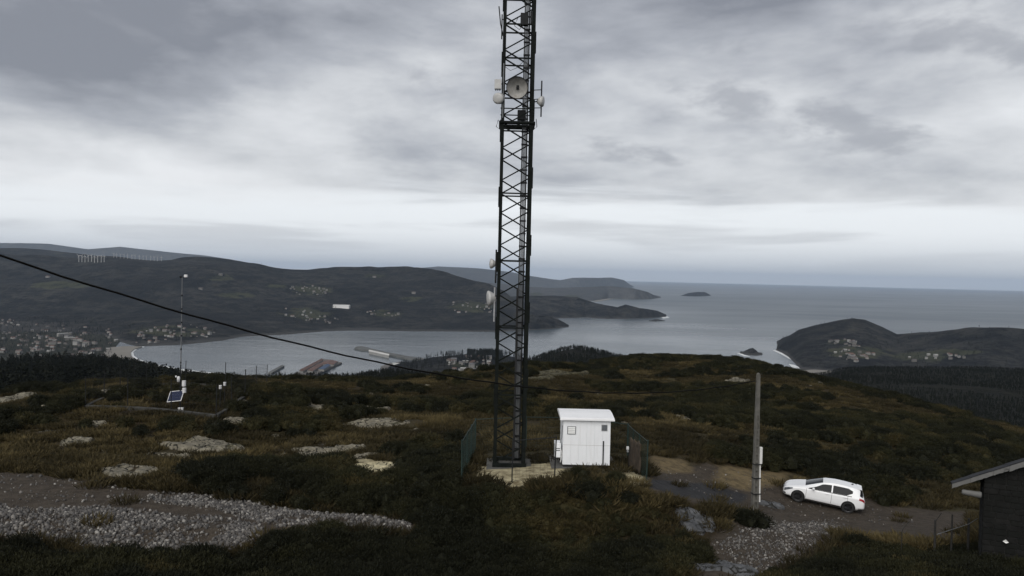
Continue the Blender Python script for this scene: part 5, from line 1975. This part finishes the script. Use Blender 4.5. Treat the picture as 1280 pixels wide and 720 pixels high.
    # wheels
    def wheel_parts():
        ty = MB().lathe([(.205, -.10), (.30, -.105), (.315, -.07), (.318, 0), (.315, .07), (.30, .105), (.205, .10), (.205, -.10)], (0, 0, 0), (0, 1, 0), 32)
        rm = MB()
        rm.lathe([(.205, .095), (.19, .085), (.185, -.05), (.205, -.09)], (0, 0, 0), (0, 1, 0), 28)
        rm.lathe([(0, .07), (.05, .075), (.055, .02), (0, .02)], (0, 0, 0), (0, 1, 0), 14)
        for k in range(5):
            a = 2 * math.pi * k / 5
            for da in (-.12, .12):
                rm.tube((.04 * math.cos(a), .06, .04 * math.sin(a)), (.195 * math.cos(a + da), .075, .195 * math.sin(a + da)), .016, n=4)
        rm.lathe([(.15, .0), (0, .0)], (0, 0, 0), (0, 1, 0), 20)
        return ty, rm
    ty, rm = wheel_parts()
    tm = pymesh('tyre', ty.v, ty.f); tm.materials.append(MATS['tyre']); tm.polygons.foreach_set('use_smooth', [True] * len(tm.polygons))
    rmm = pymesh('rim', rm.v, rm.f); rmm.materials.append(MATS['rim'])
    wm = MB().lathe([(0, -.11), (.37, -.10), (.37, -.30), (0, -.30)], (0, 0, 0), (0, 1, 0), 28)
    wmm = pymesh('wheel_well', wm.v, wm.f); wmm.materials.append(MATS['car_black'])
    for x in (1.31, -1.31):
        for s in (1, -1):
            wl = empty('wheel', (x, s * .775, .318)); wl.parent = root
            if s < 0:
                wl.rotation_euler = (0, 0, math.pi)
            for (nm, dd) in (('tyre', tm), ('rim', rmm)):
                o = bpy.data.objects.new(nm, dd); C.objects.link(o); o.parent = wl
            o = bpy.data.objects.new('wheel_well', wmm); C.objects.link(o); o.parent = root
            o.location = wl.location; o.rotation_euler = wl.rotation_euler
    return root


place_car()

# ------------------------------------------------------------------ old stone hut and fence posts, lower right
def hut():
    Y = 31.0
    RZ = R(-27)
    c0 = P(1229, 629, Y)                 # upper left corner of the wall
    ax = Vector((math.cos(RZ), math.sin(RZ), 0)); nr = Vector((-ax.y, ax.x, 0))

    def onwall(u, v, dy=0.0):            # pixel -> hut coordinates (x along the wall, z up) on the plane dy behind the wall
        d = Vector(ray(u, v)); k = (c0.dot(nr) + dy) / d.dot(nr)
        q = d * k - c0
        return Vector((q.dot(ax), dy, q.z))
    gzv = drop(c0.x + .8, c0.y - .4)
    t = empty('stone_hut', (c0.x, c0.y, gzv - .1), RZ, label='dark block walled hut with peeling white roof edge', cat='hut')
    zo = c0.z - (gzv - .1)
    tip = onwall(1190, 605.5, -.3)
    W = 4.2; D = 1.7
    far = onwall(1280, 577.5, -.3)
    rake = (far.z - tip.z) / (far.x - tip.x)
    zl = tip.z + zo - tip.x * rake - .085  # wall height at the left corner, up to the roof deck
    def ztop(x): return zl + x * rake
    # wall core, recessed behind the blocks so that the joints read
    wall = MB()
    wall.add([(.02, .02, 0), (W, .02, 0), (W, D, 0), (.02, D, 0), (.02, .02, ztop(0) - .03), (W, .02, ztop(W) - .03), (W, D, ztop(W) - .03 - .19 * D), (.02, D, ztop(0) - .03 - .19 * D)],
             [(0, 3, 2, 1), (4, 5, 6, 7), (0, 1, 5, 4), (1, 2, 6, 5), (2, 3, 7, 6), (3, 0, 4, 7)])
    wl = wall.build('wall', MATS['mortar'], t)
    r = random.Random(5)
    z = 0.0
    row = 0
    while z < ztop(W):
        hh = r.uniform(.19, .24)
        x = -r.uniform(0, .25) if row % 2 else 0.0
        while x < W:
            ww = r.uniform(.34, .52)
            x0, x1 = max(x, 0), min(x + ww, W)
            if x1 - x0 > .06:
                tl = min(z + hh, ztop(x0) - .02); tr = min(z + hh, ztop(x1) - .02)
                if tl > z + .03:
                    g = .011; pr = r.uniform(-.012, .012)
                    a = [(x0 + g, -.03 + pr, z + g), (x1 - g, -.03 + pr, z + g), (x1 - g, .03, z + g), (x0 + g, .03, z + g),
                         (x0 + g, -.03 + pr, tl - g), (x1 - g, -.03 + pr, tr - g), (x1 - g, .03, tr - g), (x0 + g, .03, tl - g)]
                    MB().add(a, [(0, 3, 2, 1), (4, 5, 6, 7), (0, 1, 5, 4), (1, 2, 6, 5), (2, 3, 7, 6), (3, 0, 4, 7)]).build('block', MATS['block_stone'], wl, bevel=.012)
            x += ww
        # side wall facing the track
        y = .03
        while y < D:
            ww = r.uniform(.34, .52); y1 = min(y + ww, D)
            tl = min(z + hh, ztop(0) - .02 - .19 * y1)
            if tl > z + .03 and y1 - y > .05:
                MB().box((-.012, y + .01, z + .011), (.04, y1 - .01, tl - .011)).build('block', MATS['block_stone'], wl, bevel=.012)
            y += ww
        z += hh; row += 1
    # roof: sheets on a slab, rake edge with peeling paint
    ox = tip.x
    zr0 = tip.z + zo
    def rz(x): return zr0 + (x - ox) * rake
    rf = empty('roof', (0, 0, 0)); rf.parent = t
    BK = .19 * (D + .6)
    n = 9
    xs = np.linspace(ox + .02, W + .4, n + 1)
    for i in range(n):
        a, b = xs[i], xs[i + 1] + .03
        dz = .012 * (i % 2) + .05
        MB().add([(a, -.32, rz(a) + dz), (b, -.32, rz(b) + dz), (b, D + .3, rz(b) + dz - BK), (a, D + .3, rz(a) + dz - BK),
                  (a, -.32, rz(a) + dz - .022), (b, -.32, rz(b) + dz - .022), (b, D + .3, rz(b) + dz - .022 - BK), (a, D + .3, rz(a) + dz - .022 - BK)],
                 [(0, 1, 2, 3), (7, 6, 5, 4), (0, 4, 5, 1), (1, 5, 6, 2), (2, 6, 7, 3), (3, 7, 4, 0)]).build('roof_sheet', MATS['roof_sheet'], rf)
    # verge board in lengths, uneven lower edge
    xs = [ox, ox + .62, ox + 1.38, ox + 1.9, ox + 2.9, W + .4]
    for i in range(5):
        a, b = xs[i] + .004, xs[i + 1] - .004
        k = 10
        vs = []
        for y in (-.30, -.27):
            for j in range(k + 1):
                x = a + (b - a) * j / k
                vs.append((x, y, rz(x) + .02)); vs.append((x, y, rz(x) - .14 - .03 * r.random() - (.04 if i == 3 else 0)))
        m = 2 * (k + 1)
        fs = [(2 * j, 2 * j + 1, 2 * j + 3, 2 * j + 2) for j in range(k)] + [(m + 2 * j + 2, m + 2 * j + 3, m + 2 * j + 1, m + 2 * j) for j in range(k)]
        fs += [(2 * j + 1, m + 2 * j + 1, m + 2 * j + 3, 2 * j + 3) for j in range(k)] + [(2 * j, 2 * j + 2, m + 2 * j + 2, m + 2 * j) for j in range(k)]
        MB().add(vs, fs).build('verge_board', MATS['peeling_paint'], rf)
    MB().add([(ox + .05, -.26, rz(ox + .05) + .02), (W + .4, -.26, rz(W + .4) + .02), (W + .4, D + .28, rz(W + .4) + .02 - BK), (ox + .05, D + .28, rz(ox + .05) + .02 - BK),
              (ox + .05, -.26, rz(ox + .05) - .08), (W + .4, -.26, rz(W + .4) - .08), (W + .4, D + .28, rz(W + .4) - .08 - BK), (ox + .05, D + .28, rz(ox + .05) - .08 - BK)],
             [(0, 1, 2, 3), (7, 6, 5, 4), (0, 4, 5, 1), (1, 5, 6, 2), (2, 6, 7, 3), (3, 7, 4, 0)]).build('roof_deck', MATS['wood_dark'], rf)
    # pale rounded eave beam poking out under the roof
    e0 = onwall(1202, 614.5, -.12) + Vector((0, 0, zo)); e1 = onwall(1227, 619, -.12) + Vector((0, 0, zo))
    MB().tube(e0, e1, .10, .13, n=14).build('eave_beam', MATS['peeling_paint'], t, bevel=.05)
    # small pale thing caught on the wall
    q = onwall(1257, 677, -.08) + Vector((0, 0, zo))
    MB().add([(q.x - .10, q.y, q.z), (q.x, q.y - .02, q.z + .09), (q.x + .11, q.y, q.z - .02), (q.x + .01, q.y - .03, q.z - .06)], [(0, 1, 2, 3)]).build('white_scrap', MATS['pvc_white'], t)


hut()
pp = []
for (u, v0, v1, w) in [(1168.5, 650, 683, .05), (1189, 643, 680, .042), (1210, 648, 677, .055)]:
    p = P(u, v1, 33.2); p.z = drop(p.x, p.y); q = P(u, v0, 33.2)
    pp.append((p, q, w))
t = empty('post_fence', pp[0][0], label='three dark wooden posts joined by a rail beside the hut', cat='fence')
for (p, q, w) in pp:
    a = p - t.location
    h = q.z - p.z
    mb = MB()
    for (z, k) in ((-.3, 1.0), (h * .5, .95), (h - .05, .9), (h, .6)):
        pass
    MB().tube(a + Vector((0, 0, -.3)), a + Vector((random.uniform(-.03, .03), 0, h)), w * 1.05, w * .85, n=7).build('post', MATS['wood_dark'], t)
a = pp[0][0] - t.location
MB().path([a + Vector((0, 0, pp[0][1].z - pp[0][0].z - .05)), a + Vector((.10, -.02, pp[0][1].z - pp[0][0].z + .12)), a + Vector((.22, -.02, pp[0][1].z - pp[0][0].z + .30))], .018).build('bent_wire', MATS['wood_dark'], t)
q0 = P(1171, 668, 33.15) - t.location; q1 = P(1211, 655, 33.15) - t.location; q2 = P(1222, 648, 32.6) - t.location
MB().tube(q0, q1, .014, n=6).build('rail', MATS['cable_grey'], t)
MB().tube(q1, q2, .014, n=6).build('rail', MATS['cable_grey'], t)
p = P(1127, 679, 34.0); p.z = drop(p.x, p.y)
t = empty('bent_stake', p, label='thin bent iron stake standing by the track before the posts', cat='stake')
hh = P(1127, 665, 34.0).z - p.z
MB().path([(0, 0, -.2), (0, 0, hh), (.05, 0, hh + .15), (.38, 0, hh + .55)], [.02, .018, .016, .008]).build('rod', MATS['wood_dark'], t)
MB().path([(0, 0, hh * .7), (-.1, 0, hh * .8), (-.14, 0, hh * .78)], .008).build('barb', MATS['wood_dark'], t)

# ------------------------------------------------------------------ single gorse bushes that stand apart
def gorse_bush(u, v, wpx, label):
    p = hit(u, v)
    if p is None:
        return
    s = wpx * p.y / FPX / 1.15
    t = empty('gorse_bush', p - Vector((0, 0, .08 * s)), random.uniform(0, 6), label=label, cat='bush')
    t.scale = (s, s, s * .82)
    n = max(1, int(s * 1.4))
    for k in range(1 + n):
        o = bpy.data.objects.new('foliage', GORSE[(k + int(u)) % 5].data); C.objects.link(o); o.parent = t
        a = random.uniform(0, 6.28); r = .0 if k == 0 else .38
        o.location = (r * math.cos(a), r * math.sin(a), .0 if k == 0 else -.05)
        o.scale = [random.uniform(.75, 1.0)] * 3
        o.rotation_euler = (0, 0, a * 3)
    MB().tube((0, 0, -.15), (.03, .02, .22), .05, .03, n=6).build('stem', MATS['wood_dark'], t)


for (u, v, w, lab) in [(1092, 604, 62, 'big dark gorse bush on the bank right behind the car'), (1046, 582, 58, 'dark gorse bush on the bank above the car roof'),
                       (1100, 566, 40, 'round gorse bush in yellow grass up the bank from the car'), (1012, 515, 34, 'dark bush on the hillside beside the concrete pole top'),
                       (736, 616, 46, 'large dark gorse bush directly in front of the white cabin'), (778, 624, 34, 'gorse bush at the corner before the brown fence screen'),
                       (540, 585, 60, 'tall dark gorse bush left of the compound fence'), (565, 572, 40, 'dark gorse bush against the left compound fence'),
                       (471, 568, 16, 'small black bush standing over the pale yellow outcrop'), (293, 472, 22, 'rounded bush behind the weather station fence'),
                       (930, 655, 48, 'low dark gorse bush at the foot of the concrete pole'), (260, 604, 46, 'gorse bush above the gravel bank')]:
    gorse_bush(u, v, w, lab)

# ------------------------------------------------------------------ across the bay: houses, port, turbines
def house_mesh(w, d, h, r, name='house'):
    mb = MB()
    mb.box((-w / 2, -d / 2, -6), (w / 2, d / 2, h))
    e = .5
    vs = [(-w / 2 - e, -d / 2 - e, h - .2), (w / 2 + e, -d / 2 - e, h - .2), (w / 2 + e, d / 2 + e, h - .2), (-w / 2 - e, d / 2 + e, h - .2), (-w / 2 - e, 0, h + r), (w / 2 + e, 0, h + r)]
    mb.add(vs, [(0, 1, 5, 4), (2, 3, 4, 5), (0, 4, 3), (1, 2, 5), (3, 2, 1, 0)], 1)
    k = max(2, int(w / 3.4)); nf = max(1, int(h / 3))
    for s in (-1, 1):
        for f in range(nf):
            for i in range(k):
                x = -w / 2 + (i + .5) * w / k
                mb.cbox((x, s * d / 2, f * 3 + 1.6), (1.1, .12, 1.3), 2)
    me = pymesh(name, mb.v, mb.f)
    me.polygons.foreach_set('material_index', mb.mi)
    return me


HM = []
for (w, d, h, r, roof) in [(11, 9, 6.5, 2.6, 'house_roof'), (14, 9, 6.5, 2.6, 'house_roof'), (9, 8, 4, 2.2, 'house_roof'), (13, 11, 9.5, 2.4, 'slate_roof'), (18, 10, 7, 2.8, 'house_roof'), (12, 9, 7, 1.2, 'pale_roof')]:
    me = house_mesh(w, d, h, r)
    for mm in ('house_wall', roof, 'car_black'):
        me.materials.append(MATS[mm])
    HM.append(me)
AP = []
for (w, d, h, r, roof) in [(30, 14, 15, 2.5, 'house_roof'), (42, 14, 13, 1.0, 'pale_roof'), (24, 15, 18, 2.0, 'slate_roof')]:
    me = house_mesh(w, d, h, r, 'apartment_block')
    for mm in ('house_wall', roof, 'car_black'):
        me.materials.append(MATS[mm])
    AP.append(me)


def village(n, poly, label, group, seed, meshes=None, name='house', cat='house', row=0.0):
    r = random.Random(seed)
    us = [p[0] for p in poly]; vs = [p[1] for p in poly]
    done = 0; tries = 0
    got = []
    while done < n and tries < n * 40:
        tries += 1
        u = r.uniform(min(us), max(us)); v = r.uniform(min(vs), max(vs))
        if not inpoly(np.array([u]), np.array([v]), poly)[0]:
            continue
        if fbm(np.array([u / 11.0]), np.array([v / 5.0]), seed, 2)[0] < r.uniform(-.25, .05):
            continue
        if any(abs(u - a) < 2.2 and abs(v - b) < 1.3 for a, b in got):
            continue
        p = hit_far(u, v)
        if p is None:
            continue
        got.append((u, v))
        me = r.choice(meshes or HM)
        o = bpy.data.objects.new(name, me); C.objects.link(o)
        o.location = p; o.rotation_euler = (0, 0, r.choice([0, .2, -.3, .5, 1.4, 1.2, -.1]) + r.uniform(-.15, .15))
        s = r.uniform(.48, .95); o.scale = (s, s, s)
        kind_ = {HM[0].name: 'brown roofed', HM[1].name: 'wide brown roofed', HM[2].name: 'low brown roofed', HM[3].name: 'tall slate roofed', HM[4].name: 'long brown roofed', HM[5].name: 'flat pale roofed'}.get(me.name)
        if meshes:
            kind_ = ['brown roofed', 'long flat roofed', 'tall slate roofed'][AP.index(me)]
        tag(o, kind_ + ' ' + label, cat, group + ', ' + kind_)
        done += 1


VT = [(0, 416), (145, 419), (150, 427), (132, 440), (128, 448), (0, 452)]
village(84, VT, 'small pale house in the town spread behind the beach', 'houses of the beach town', 1)
village(26, [(0, 398), (30, 402), (100, 408), (145, 412), (145, 420), (0, 418)], 'pale house on the town edge under the wooded ridge', 'houses under the ridge', 2)
village(9, [(70, 417), (140, 421), (130, 434), (60, 440)], 'large pale apartment block in the beach town', 'apartment blocks of the beach town', 3, AP, 'apartment_block', 'building')
village(46, [(162, 424), (185, 412), (230, 403), (262, 407), (272, 420), (240, 424), (175, 432)], 'white house on the slope at the far end of the beach', 'houses at the end of the beach', 4)
village(24, [(360, 360), (385, 356), (410, 362), (405, 371), (372, 369)], 'white house in the village high on the ridge', 'houses high on the ridge', 5)
village(22, [(352, 386), (380, 387), (425, 398), (422, 406), (395, 404), (355, 394)], 'white house in the hamlet just above the far shore', 'houses above the far shore', 6)
village(10, [(455, 387), (500, 390), (498, 397), (462, 394)], 'white house in the hamlet along the far shore road', 'houses on the far shore road', 7)
village(20, [(562, 377), (612, 378), (616, 393), (570, 391)], 'white house on the far slope seen beside the tower leg', 'houses on the far slope by the tower', 8)
village(34, [(556, 449), (595, 446), (616, 447), (616, 466), (570, 466)], 'pale house of the harbour village under the wooded knoll', 'houses of the harbour village', 9)
village(16, [(1035, 426), (1060, 424), (1085, 431), (1070, 434), (1040, 430)], 'white house on the saddle behind the conical cape', 'houses behind the cape', 10)
village(24, [(1040, 440), (1062, 438), (1096, 444), (1094, 454), (1058, 452)], 'white house in the village above the small cove', 'houses above the cove', 11)
village(12, [(1128, 446), (1165, 441), (1215, 444), (1210, 450), (1135, 453)], 'white house in the fields inland of the cove', 'houses in the fields', 12)
for (u, v, lab) in [(276, 344, 'lone white farmhouse high on the wooded ridge'), (251, 362, 'lone white house in the woods of the ridge'), (60, 347, 'lone pale house on the upper left slope of the ridge'), (468, 347, 'lone white house near the ridge top'), (517, 367, 'lone white house amid fields of the ridge')]:
    p = hit_far(u, v)
    o = bpy.data.objects.new('house', HM[1]); C.objects.link(o); o.location = p; o.scale = (1.5, 1.5, 1.3); tag(o, lab, 'house')
p = hit_far(427, 384.5)
t = empty('warehouse', p, R(-4), label='long white industrial shed on the far slope', cat='warehouse')
MB().box((-42, -13, -6), (42, 13, 11)).build('wall', MATS['shed_white'], t)
MB().add([(-43, -14, 11.02), (43, -14, 11.02), (43, 14, 11.02), (-43, 14, 11.02), (-43, 0, 15), (43, 0, 15)], [(0, 1, 5, 4), (2, 3, 4, 5), (0, 4, 3), (1, 2, 5), (3, 2, 1, 0)]).build('roof', MATS['shed_white'], t)

# port: quay with market halls, breakwater, pier
sheet('quay', [(366, 468), (404, 448.5), (412, 449.5), (427.5, 453), (402, 464), (392, 470)], SEA + 4.0, MATS['quay'])
sheet('quay', [(476, 458), (487, 453.5), (520, 456), (560, 462), (560, 472), (480, 465)], SEA + 4.0, MATS['quay'])


def slab(name, px, z0, z1, m, label=None, cat=None, roof=None):
    base = []
    for (u, v) in px:
        d = ray(u, v); base.append(Vector(d * ((SEA + z0) / d[2])))
    c = sum(base, Vector()) / len(base)
    t = empty(name, (c.x, c.y, SEA + z0), label=label, cat=cat)
    n = len(base)
    lo = [Vector((p.x - c.x, p.y - c.y, -1.0)) for p in base]; hi = [q + Vector((0, 0, z1 - z0 + 1)) for q in lo]
    sides = [(i, (i + 1) % n, n + (i + 1) % n, n + i) for i in range(n)]
    MB().add(lo + hi, sides + [tuple(range(n)), tuple(range(2 * n - 1, n - 1, -1))]).build('wall', MATS[m], t)
    if roof:
        h2 = [q * 1.03 + Vector((0, 0, .05)) for q in hi]; h2 = [Vector((q.x, q.y, z1 - z0 + .05)) for q in h2]
        mid = [(h2[0] + h2[-1]) / 2 + Vector((0, 0, 3.5)), (h2[1] + h2[2]) / 2 + Vector((0, 0, 3.5))]
        MB().add(h2[:4] + mid, [(0, 1, 5, 4), (2, 3, 4, 5), (0, 4, 3), (1, 2, 5)]).build('roof', MATS[roof], t)
    return t


slab('market_hall', [(374, 465), (400, 451.5), (404, 452.3), (379, 466.3)], 4, 9, 'house_wall', 'long red roofed hall along the edge of the port quay', 'building', 'red_roof')
slab('market_hall', [(384, 465), (398, 457.2), (404, 458.2), (391, 466.3)], 4, 9, 'house_wall', 'red roofed hall in the middle of the port quay', 'building', 'red_roof')
slab('market_hall', [(400, 456.5), (406, 452.8), (422, 453.6), (417, 457.5)], 4, 8, 'house_wall', 'short red roofed hall at the seaward end of the port quay', 'building', 'red_roof')
slab('market_hall', [(398, 463.5), (406, 458.6), (413, 458.8), (405, 464)], 4, 9, 'house_wall', 'blue roofed hall on the port quay', 'building', 'blue_roof')
slab('warehouse', [(490, 456.3), (510, 457.2), (512, 459.5), (492, 458.5)], 4, 9, 'house_wall', 'pale roofed warehouse on the inner harbour quay', 'building', 'pale_roof')
slab('warehouse', [(520, 459), (540, 460.6), (541, 463), (522, 461.5)], 4, 9, 'house_wall', 'second pale warehouse on the inner harbour quay', 'building', 'pale_roof')
t = slab('breakwater', [(443, 437.8), (446, 436), (452, 435.6), (462, 438), (480, 442.5), (510, 448.3), (530, 451), (530, 453), (505, 450.6), (478, 444.8), (460, 440.6), (452, 440)], -3, 5, 'breakwater_stone', 'dark stone breakwater reaching out into the bay', 'breakwater')
slab('breakwater_shed', [(462, 440.8), (486, 446.4), (486, 447.4), (461, 441.9)], 1, 8, 'house_wall', 'long pale shed along the inside of the breakwater', 'building', 'pale_roof')
slab('pier', [(335, 469), (352, 459.6), (355.5, 460.4), (339, 470)], -3, 4, 'breakwater_stone', 'short straight dark pier sticking out from the near shore', 'pier')

# wind turbines on the ridge top
def turbine_mesh(h, rot):
    mb = MB(); mb.tube((0, 0, -5), (0, 0, h), 2.2, 1.3, n=8)
    mb.cbox((0, -1, h), (3, 8, 3))
    for k in range(3):
        a = rot + k * 2 * math.pi / 3
        c, s = math.cos(a), math.sin(a)
        L_ = h * .52
        mb.add([(c * 1 - s * 1.2, -5, h + s * 1 + c * 1.2), (c * L_ * .3 - s * 1.8, -5, h + s * L_ * .3 + c * 1.8), (c * L_, -5.3, h + s * L_), (c * L_ * .3 + s * .8, -5.6, h + s * L_ * .3 - c * .8), (c * 1 + s * 1, -5.6, h + s - c * 1)], [(0, 1, 2, 3, 4), (4, 3, 2, 1, 0)])
    me = pymesh('wind_turbine', mb.v, mb.f); me.materials.append(MATS['turbine_white'])
    return me


TM = [turbine_mesh(52, a) for a in (.2, .9, 1.5)]
for i in range(9):
    u = 99 + i * 3.9 + random.uniform(-.6, .6)
    p = hit_far(u, 327.5 + random.uniform(-.5, .8))
    if p is None: continue
    o = bpy.data.objects.new('wind_turbine', TM[i % 3]); C.objects.link(o); o.location = p; o.scale = (.8, .8, .75)
    tag(o, 'white wind turbine in the close row on the near ridge', 'wind turbine', 'near row of wind turbines')
for i in range(14):
    u = 142 + i * 4.6 + random.uniform(-1, 1)
    p = hit_far(u, float(np.interp(u, [142, 197, 245], [322.2, 326.5, 326])))
    if p is None: continue
    o = bpy.data.objects.new('wind_turbine', TM[(i + 1) % 3]); C.objects.link(o); o.location = p; o.scale = (.55, .55, .5)
    tag(o, 'tiny wind turbine in the long row along the ridge crest', 'wind turbine', 'far row of wind turbines')

# ------------------------------------------------------------------ haze
hz = MB().box((-64000, -64000, SEA - 9), (64000, 64000, 560)).build('haze', None)
tag(hz, 'thin pale sea haze over the bay and hills', 'haze', kind='stuff')
m = bpy.data.materials.new('haze_air')
m.use_nodes = True
t = m.node_tree
t.nodes.remove(t.nodes['Principled BSDF'])
pv = N(t, 'ShaderNodeVolumePrincipled')
pv.inputs['Color'].default_value = (0.64, 0.79, 1.0, 1)
pv.inputs['Density'].default_value = 2.1e-5
pv.inputs['Anisotropy'].default_value = 0.0
L(t, pv.outputs[0], t.nodes['Material Output'].inputs['Volume'])
hz.data.materials.append(m)
